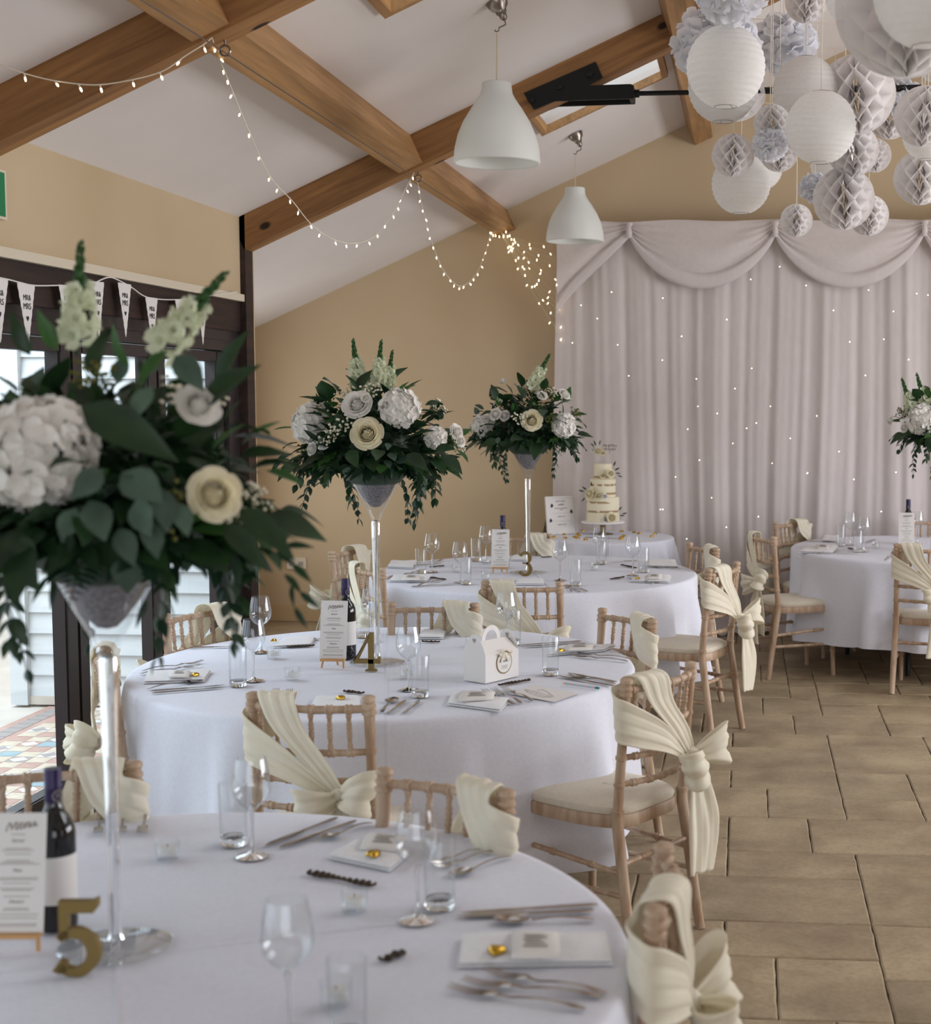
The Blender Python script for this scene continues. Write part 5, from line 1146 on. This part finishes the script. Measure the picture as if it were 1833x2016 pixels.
def hydr_me(seed, mt, N=120):
    rr = random.Random(seed); m = MB()
    for i in range(N):
        z = 1-1.75*(i+.5)/N; a = i*2.39996; r = math.sqrt(max(0,1-z*z)); d = Vector((r*math.cos(a), r*math.sin(a), z)).normalized(); p = d*rr.uniform(.80,.98); p.z *= .88
        up = Vector((rr.uniform(-1,1),rr.uniform(-1,1),rr.uniform(-1,1))); nrm = (d+.5*Vector((rr.uniform(-1,1),rr.uniform(-1,1),rr.uniform(-1,1)))).normalized(); t0 = nrm.cross(up).normalized(); t1 = nrm.cross(t0)
        for k in range(4):
            b = k*PI/2+rr.uniform(-.15,.15); dd = t0*math.cos(b)+t1*math.sin(b)
            m.grid(petal_rows(.25*rr.uniform(.9,1.15), .20, .25, 2, 2, .25*rr.uniform(-.2,1), .02, i+k), 0, frame(p+dd*.01, dd+nrm*.25, nrm))
    return m.mesh('hydrangea', mt, True, 0)
def snap_me(seed):
    rr = random.Random(seed); m = MB()
    m.tube([(0,0,0),(.02,.01,.5),(.0,.03,1.0)], [.016,.012,.006], 5, 1)
    for i in range(46):
        u = i/45; z = .10+.90*u; a = i*2.4+rr.uniform(-.3,.3); out = Vector((math.cos(a),math.sin(a),0))
        if u < .55:
            if i % 2 and u < .4: continue
            s = .17*(1.0-.75*u)*rr.uniform(.85,1.1); c = Vector((.01,.02*u,z))+out*.03; t1 = Vector((-out.y,out.x,0)); ax = (out+Vector((0,0,.35))).normalized()
            rows = [[c+ax*s*f+(t1*math.cos(b)+Vector((0,0,1))*math.sin(b))*s*r for b in [2*PI*k/7 for k in range(8)]] for f, r in ((0,.10),(.3,.20),(.6,.26))]
            m.grid(rows)
            for k in range(5):
                b = k*2*PI/5+rr.uniform(-.25,.25); dd = t1*math.cos(b)+Vector((0,0,1))*math.sin(b)
                m.grid(petal_rows(s*.75, s*.62, .3, 3, 3, .35, .12*s, i+k), 0, frame(c+ax*s*.55+dd*s*.18, dd+ax*rr.uniform(-.1,.6), ax))
        else:
            s = .055*(1.5-u); m.ball(Vector((0,.03*u,z))+out*s*.75, (s*.62,s*.62,s*1.05), 6, 5, 1)
    return m.mesh('snapdragon', [MT['snap'], MT['bud']], True, 0)
def filler_me(seed, mt, n=26):
    rr = random.Random(seed); m = MB()
    for i in range(n):
        p = Vector((rr.gauss(0,.4),rr.gauss(0,.4),rr.uniform(.1,1.0))); m.tube([(0,0,-.5),p*.6,p], .018, 3, 1, False)
        m.ball(p, (.12,.12,.08), 5, 4, 0)
    return m.mesh('filler_sprig', [mt, MT['stem']], True, 0)
ROSE, LISI, HYD, SNAP = [rose_me(1,MT['rose']),rose_me(2,MT['rose'],.8)], [rose_me(3,MT['petal'],1.25),rose_me(4,MT['petal'],.7)], [hydr_me(1,MT['petal']),hydr_me(2,MT['petal'])], [snap_me(1),snap_me(2)]
FILL = [filler_me(1,MT['filler']), filler_me(2,MT['filler'],34), filler_me(3,MT['seed'],30)]
# ------------------------------------------------------------------ tall martini vases
RIM = .735
VS = 1.05
def vase(px, label):
    t = thing('martini_vase', label, 'vase', on_z(*px,TZ), 0, 'tall glass vases')
    out = [(.0155,.505),(.021,.525),(.035,.553),(.062,.60),(.090,.652),(.112,.696),(.113,.70)]; inn = [(r-.003,z+.003) for r,z in out[::-1]]+[(.0,.513)]
    m = MB(); m.lathe(out+inn, 40); o = m.build('bowl', MT['glass'], t); o.scale.z = VS
    m = MB(); m.lathe([(0,.511),(.0145,.508),(.0165,.50),(.0155,.44),(.0125,.30),(.0105,.12),(.0105,.04),(.013,.022),(.016,.014),(0,.012)], 24); o = m.build('stem', MT['glass_solid'], t); o.scale.z = VS
    m = MB(); m.lathe([(.016,.014),(.022,.012),(.06,.008),(.098,.005),(.102,.0025),(.10,0),(.0,0)], 40); m.build('foot', MT['vase_glass'], t)
    m = MB(); m.lathe([(0,.556),(.018,.560),(.033,.575),(.056,.604),(.084,.655),(.100,.688),(.05,.70),(0,.70)], 32); o = m.build('filling', MT['moss'], t); o.scale.z = VS
    return t
VASES = {5:(228,1862),4:(743,1304),3:(1040,1127),2:(1862,1100)}
vase(VASES[5],'tall clear martini vase on table five'); vase(VASES[4],'tall clear martini vase on table four'); vase(VASES[3],'tall clear martini vase on table three'); vase(VASES[2],'tall clear martini vase at the right edge of the picture')
# ------------------------------------------------------------------ flower arrangements
def bouquet(n, label, seed, flowers, big, stuff, rad=(.29,.27), extra=()):
    base = on_z(*VASES[n],TZ)+Vector((0,0,RIM)); Y = base.y; rr = random.Random(seed)
    t = thing('flower_arrangement', label, 'flower arrangement', base, 0, 'tall flower arrangements')
    view = (Vector((0,0,CAM_H))-base).normalized(); right = Vector((0,0,1)).cross(view)*-1; right.normalize(); right = Vector((1,0,0)) if right.x < 0 and False else right
    A, H = rad
    def P(px, py, dep):
        """point on the bouquet seen at a pixel, dep metres towards the viewer from the vase axis"""
        return on_y(px, py, Y-dep)-base
    C = Vector((0,0,.03))
    spots = []
    for kind, px, py, r, dep in flowers:
        p = P(px,py,dep); d = (p-C); d.z = max(d.z,-.02)*.8+.03; d += Vector((0,-.14,0))
        if kind == 'snap': continue
        rr_m = r/F_PX*(Y-dep)
        me = {'rose':ROSE,'lisi':LISI,'hyd':HYD}[kind]; nm = {'rose':'rose','lisi':'lisianthus','hyd':'hydrangea'}[kind]
        M = frame(p, d, Vector((0,0,1))) @ Matrix.Rotation(-PI/2,4,'X') @ Matrix.Rotation(rr.uniform(0,6.28),4,'Z')
        s = rr_m/(.85 if kind != 'hyd' else 1.02); obj(nm, rr.choice(me), t, M @ Matrix.Diagonal((s,s,s,1))); spots.append((p, rr_m))
    for kind, px, py, r, dep in flowers:
        if kind != 'snap': continue
        top = P(px,py,dep); root = P(r[0],r[1],dep); d = top-root; L = d.length; q = rr.choice(SNAP)
        M = frame(root, d, Vector((0,-1,.2))) @ Matrix.Rotation(-PI/2,4,'X'); s = L; k = .30/max(.2,L)
        obj('snapdragon', q, t, M @ Matrix.Diagonal((s*min(1,k),s*min(1,k),s,1)))
    def clear(p, m=.0):
        for q, r in spots:
            v = q-p
            if (Vector((v.x,v.z)).length < r*1.0+m and p.y < q.y+.03): return False
        return True
    def dome(lo=-.55):
        while True:
            d = Vector((rr.gauss(0,1),rr.gauss(0,1),rr.gauss(0,1))).normalized()
            if d.z > lo: return d
    # single large leaves
    k = 0
    while k < big:
        d = dome(-.30); f = rr.uniform(.62,1.08); p = Vector((d.x*A*f, d.y*A*f, d.z*H*f*(1 if d.z > 0 else .35)+.03))
        if not clear(p+Vector((d.x,d.y,d.z))*.03): 
            k += .3; continue
        fam = rr.choices(('broad','lance','euc'),(7,3,2))[0]; me = rr.choice(LF[fam]); s = rr.uniform(.7,1.15)
        dd = d+Vector((rr.uniform(-.6,.6),rr.uniform(-.6,.6),rr.uniform(-.75,.25))); up = d*.6+Vector((rr.uniform(-.5,.5),rr.uniform(-.5,.5),.7))
        obj('leaf', me, t, frame(p,dd,up) @ Matrix.Diagonal((s,s,s,1))); k += 1
    # leaves that stand out singly in front
    for fam, x0, y0, x1, y1, dep in extra:
        a, b = P(x0,y0,dep), P(x1,y1,dep+.03); d = b-a; me = rr.choice(LF[fam]); L0 = {'broad':.093,'euc':.055,'lance':.065}[fam]; s = d.length/L0
        obj('leaf', me, t, frame(a,d,Vector((rr.uniform(-.5,.5),-.8,.5))) @ Matrix.Diagonal((s*(.62 if fam == 'broad' else .85),s,s,1)))
    # dense inner foliage that cannot be counted
    m = MB()
    for i in range(stuff):
        d = dome(-.25); f = rr.uniform(.35,.85); p = Vector((d.x*A*f, d.y*A*f, d.z*H*f*(1 if d.z > 0 else .3)+.025)); l = rr.uniform(.045,.085)
        dd = d+Vector((rr.uniform(-.8,.8),rr.uniform(-.8,.8),rr.uniform(-.9,.3))); m.grid(leaf_rows(l,l*rr.uniform(.25,.55),.25,.2,3), i % 2, frame(p,dd,d+Vector((0,0,.6))))
    m.ball((0,0,.05),(A*.52,A*.52,H*.50),14,10,0)
    tag(m.build('foliage', [MT['leaf'],MT['fern']], t, True, 0), kind='stuff')
    # ferns and trailing vines round the rim
    for i in range(10):
        a = 2*PI*i/10+rr.uniform(-.2,.2); d = Vector((math.cos(a),math.sin(a),-.15)); obj('fern_frond', rr.choice(FR), t, frame(Vector((math.cos(a)*.09,math.sin(a)*.09,.02)), d+Vector((0,0,rr.uniform(-.25,.25))), (0,0,1)))
    for i in range(22):
        a = 2*PI*i/22+rr.uniform(-.15,.15); el = rr.uniform(-.25,.35)
        if -1.95 < (a if a < PI else a-2*PI) < -1.0: continue
        obj('trailing_vine', VI[(i*7+seed) % 4], t, frame(Vector((math.cos(a)*.13,math.sin(a)*.13,.04+.06*rr.random())), (math.cos(a),math.sin(a),0), (0,0,1)) @ Matrix.Rotation(el,4,'X') @ Matrix.Diagonal((1,1,1,1)))
    # small blossom sprigs
    for i in range(20):
        d = dome(.0); f = rr.uniform(.85,1.02); p = Vector((d.x*A*f,d.y*A*f,d.z*H*f+.04)); s = rr.uniform(.035,.05)
        if not clear(p): continue
        obj('filler_sprig', rr.choice(FILL), t, frame(p,d,(0,0,1)) @ Matrix.Rotation(-PI/2,4,'X') @ Matrix.Diagonal((s,s,s,1)))
    return t
bouquet(4,'flower arrangement with two upright snapdragons above table four',44,[('hyd',787,803,41,.20),('hyd',612,832,42,.06),('rose',722,853,29,.27),('lisi',702,795,25,.22),('lisi',720,783,10,.24),('lisi',613,884,14,.12),('lisi',637,866,20,.12),('hyd',858,862,24,.12),('lisi',900,850,14,.06),('lisi',908,868,10,.06),('snap',694,668,(708,770),.02),('snap',750,670,(742,765),.02),('snap',772,690,(760,775),-.06)],230,900)
bouquet(3,'flower arrangement with one leaning snapdragon above table three',33,[('hyd',950,838,24,.10),('hyd',1110,838,26,.16),('rose',1047,827,19,.26),('lisi',975,815,13,.2),('lisi',993,818,11,.2),('lisi',1112,775,11,0),('lisi',990,750,8,0),('snap',1082,697,(1042,770),0),('lisi',1068,778,9,.1)],190,800)
bouquet(5,'large blurred flower arrangement closest to the viewer above table five',55,[('hyd',78,893,118,.20),('rose',425,973,52,.20),('lisi',392,795,38,.12),('snap',156,476,(150,700),-.05),('snap',442,535,(300,700),-.05),('lisi',415,940,22,.1)],270,1300,(.29,.27),
 [('broad',160,800,335,890,.26),('broad',400,800,492,712,.10),('broad',330,690,250,770,.16),('broad',430,760,470,650,.02),('broad',250,720,210,630,.05),('broad',60,700,10,610,.08),('broad',110,690,70,600,.04),('broad',470,1000,560,1070,.16),('broad',440,1030,520,1110,.18),
  ('euc',240,930,312,978,.27),('euc',318,962,332,1045,.27),('euc',268,985,288,1050,.28),('euc',178,985,205,1055,.28),('euc',292,1025,312,1095,.27),('euc',205,925,140,975,.29),('euc',350,990,372,1050,.25),('euc',235,1040,262,1110,.26),('euc',150,1000,120,1060,.26),('euc',300,760,255,820,.24),('euc',345,700,400,760,.14),
  ('lance',560,1075,610,1068,.12),('lance',545,1085,575,1110,.12),('lance',575,1110,608,1140,.12),('lance',560,1130,590,1160,.12),('lance',575,1150,572,1192,.12),('lance',590,1165,625,1195,.12),('lance',520,1060,560,1050,.12),('lance',580,1195,600,1235,.12),('lance',100,1130,60,1180,.2),('lance',110,1140,95,1200,.2),('lance',130,1120,70,1140,.2),('lance',290,1180,265,1235,.2),('lance',330,1120,345,1180,.2)])
bouquet(2,'flower arrangement cut by the right edge of the picture',22,[('hyd',1816,826,31,.14),('snap',1776,745,(1800,820),0),('snap',1805,735,(1825,810),.02),('lisi',1780,842,9,.1),('lisi',1752,828,8,.05),('snap',1850,700,(1855,790),0)],150,600)
# ------------------------------------------------------------------ cake table
cs = thing('cake_stand', 'white marble cake stand on the small cake table', 'cake stand', on_z(1187,1052,.752))
cb = cs.location.copy(); PXM = F_PX/cb.y
m = MB(); m.lathe([(0,0),(.075,0),(.075,.006),(.028,.010),(.021,.02),(.021,.082),(0,.082)], 32); m.build('foot', MT['gold'], cs)
m = MB(); m.lathe([(0,.082),(.150,.082),(.156,.086),(.156,.096),(.150,.10),(0,.10)], 48); m.build('plate', MT['paper'], cs)
ck = thing('wedding_cake', 'three tier semi naked cream wedding cake with white roses', 'cake', cb+Vector((0,0,.10)))
for k, (r, z0, z1) in enumerate(((.118,0,.175),(.092,.175,.305),(.064,.305,.415))):
    m = MB(); m.lathe([(0,z0),(r,z0),(r+.001,z0+.01),(r,z0+(z1-z0)*.5),(r+.0015,z1-.012),(r-.003,z1-.002),(r-.01,z1),(0,z1-.001)], 48); m.build('tier', MT['icing'], ck)
def cpt(px, py, dep): return on_y(px,py,cb.y-dep)-ck.location
for (px,py,r,dep,kk) in ((1205,1019,14,.12,0),(1192,1022,8,.12,1),(1160,972,14,.10,0),(1178,976,10,.11,0),(1191,977,7,.11,1),(1203,932,11,.09,0),(1187,936,8,.09,0),(1177,888,10,.05,0),(1188,892,7,.05,0),(1168,884,8,.03,1)):
    p = cpt(px,py,dep); s = r/PXM*.85; obj('cake_rose', (ROSE if kk == 0 else LISI)[0], ck, frame(p,Vector((p.x*1.2,-.12,.05)),(0,0,1)) @ Matrix.Rotation(-PI/2,4,'X') @ Matrix.Diagonal((s,s,s,1)))
rc = random.Random(9)
for (px,py,dx,dz) in ((1220,1015,1,.05),(1225,1012,1,.3),(1218,1005,.6,.8),(1184,1026,-1,.0),(1150,968,-1,.3),(1155,965,-.8,.7),(1152,980,-.6,-.6),(1165,958,-.1,1),(1210,926,.9,.5),(1212,932,1,.1),(1208,918,.4,1),(1216,936,.8,-.2),(1173,878,-.3,1),(1180,876,.2,1),(1170,880,-.7,.8)):
    p = cpt(px,py,.08); obj('cake_leaf', rc.choice(LF['lance']), ck, frame(p,(dx,-.2,dz),(0,-1,.4)) @ Matrix.Diagonal((.62,.62,.62,1)))
tp = thing('cake_topper', 'brown script topper standing on the wedding cake', 'cake topper', cpt(1200,886,.0)+ck.location)
for tx, z, sz in (('Mr&Mrs',.022,.030),('driksen',-.002,.030)): obj('lettering', text_mesh(tx, sz, MT['dark_name'], .0015, .3), tp, Matrix.Translation((.0,0,z)) @ Matrix.Rotation(PI/2,4,'X'))
m = MB(); m.tube([(0,.002,-.03),(0,.002,.0)], .0012, 5); m.build('pick', MT['dark_name'], tp)
# framed sign
sg = thing('framed_sign', "white framed LET'S EAT cake sign on the cake table", 'framed sign', (0,0,0))
bl, br_ = on_z(1078,1053,.753), on_z(1137,1050,.753); dd = br_-bl; W = dd.length; sg.location = bl; sg.rotation_euler = (0,0,math.atan2(dd.y,dd.x)); HS_ = .275; M = Matrix.Rotation(-.14,4,'X')
for a, b in (((0,-.008,0),(.012,.010,HS_)),((W-.012,-.008,0),(W,.010,HS_)),((.012,-.008,0),(W-.012,.010,.012)),((.012,-.008,HS_-.012),(W-.012,.010,HS_))): m = MB(); m.box(a,b,0,M); m.build('frame_bar', MT['paper'], sg, False)
m = MB(); m.box((.012,.0,.012),(W-.012,.004,HS_-.012),0,M); m.build('print_sheet', MT['paper'], sg, False)
for tx, z, sz, shr in (("LET'S EAT",.232,.018,0),('cake',.208,.026,.4),('DOUBLE CHOCOLATE',.185,.010,0),('CAKE',.174,.010,0),('LEMON CAKE',.125,.010,0),('CARROT CAKE',.066,.010,0)):
    obj('lettering', text_mesh(tx, sz, MT['black_ink'], .0002, shr), sg, M @ Matrix.Translation((W/2,-.0008,z)) @ Matrix.Rotation(PI/2,4,'X'))
m = MB()
for z in (.152,.095): m.box((.04,-.0006,z),(W-.04,-.0001,z+.0012),0,M)
m.build('rule_line', MT['ink_light'], sg, False)
m = MB()
for cx_, z, s in ((W-.05,.158,1),(.045,.098,-1),(.06,.205,-1)):
    for k in range(5): m.grid(leaf_rows(.026,.008,0,0,3), 0, M @ Matrix.Translation((cx_,-.0009,z)) @ Matrix.Rotation(PI/2,4,'X') @ Matrix.Rotation(s*(-.6-.35*k),4,'Z'))
m.build('leaf_print', MT['black_ink'], sg, False)
m = MB(); m.add([M@Vector((.03,.012,.2)),(.03,.14,0),(.03,.02,0)], [(0,1,2)]); o = m.build('easel_back', MT['dark_name'], sg, False); q = o.modifiers.new('t','SOLIDIFY'); q.thickness = .004
kn = cutlery('knife',(1232,1061),(1146,1058),'long cake knife lying at the front of the cake table','cake knife',.753); kn.name = 'cake_knife'; del kn['group']; kn['category'] = 'knife'
hd = 'gold foil heart scattered on the small cake table'
for px in ((1083,1054),(1091,1058),(1110,1053),(1112,1060),(1137,1052),(1140,1055),(1132,1058),(1137,1060),(1147,1046),(1153,1063),(1205,1044),(1224,1047),(1231,1044),(1249,1049),(1261,1045),(1228,1056),(1224,1059),(1222,1062),(1258,1051),(1282,1057),(1289,1052)): heart(px, .753, hd, 1.25)
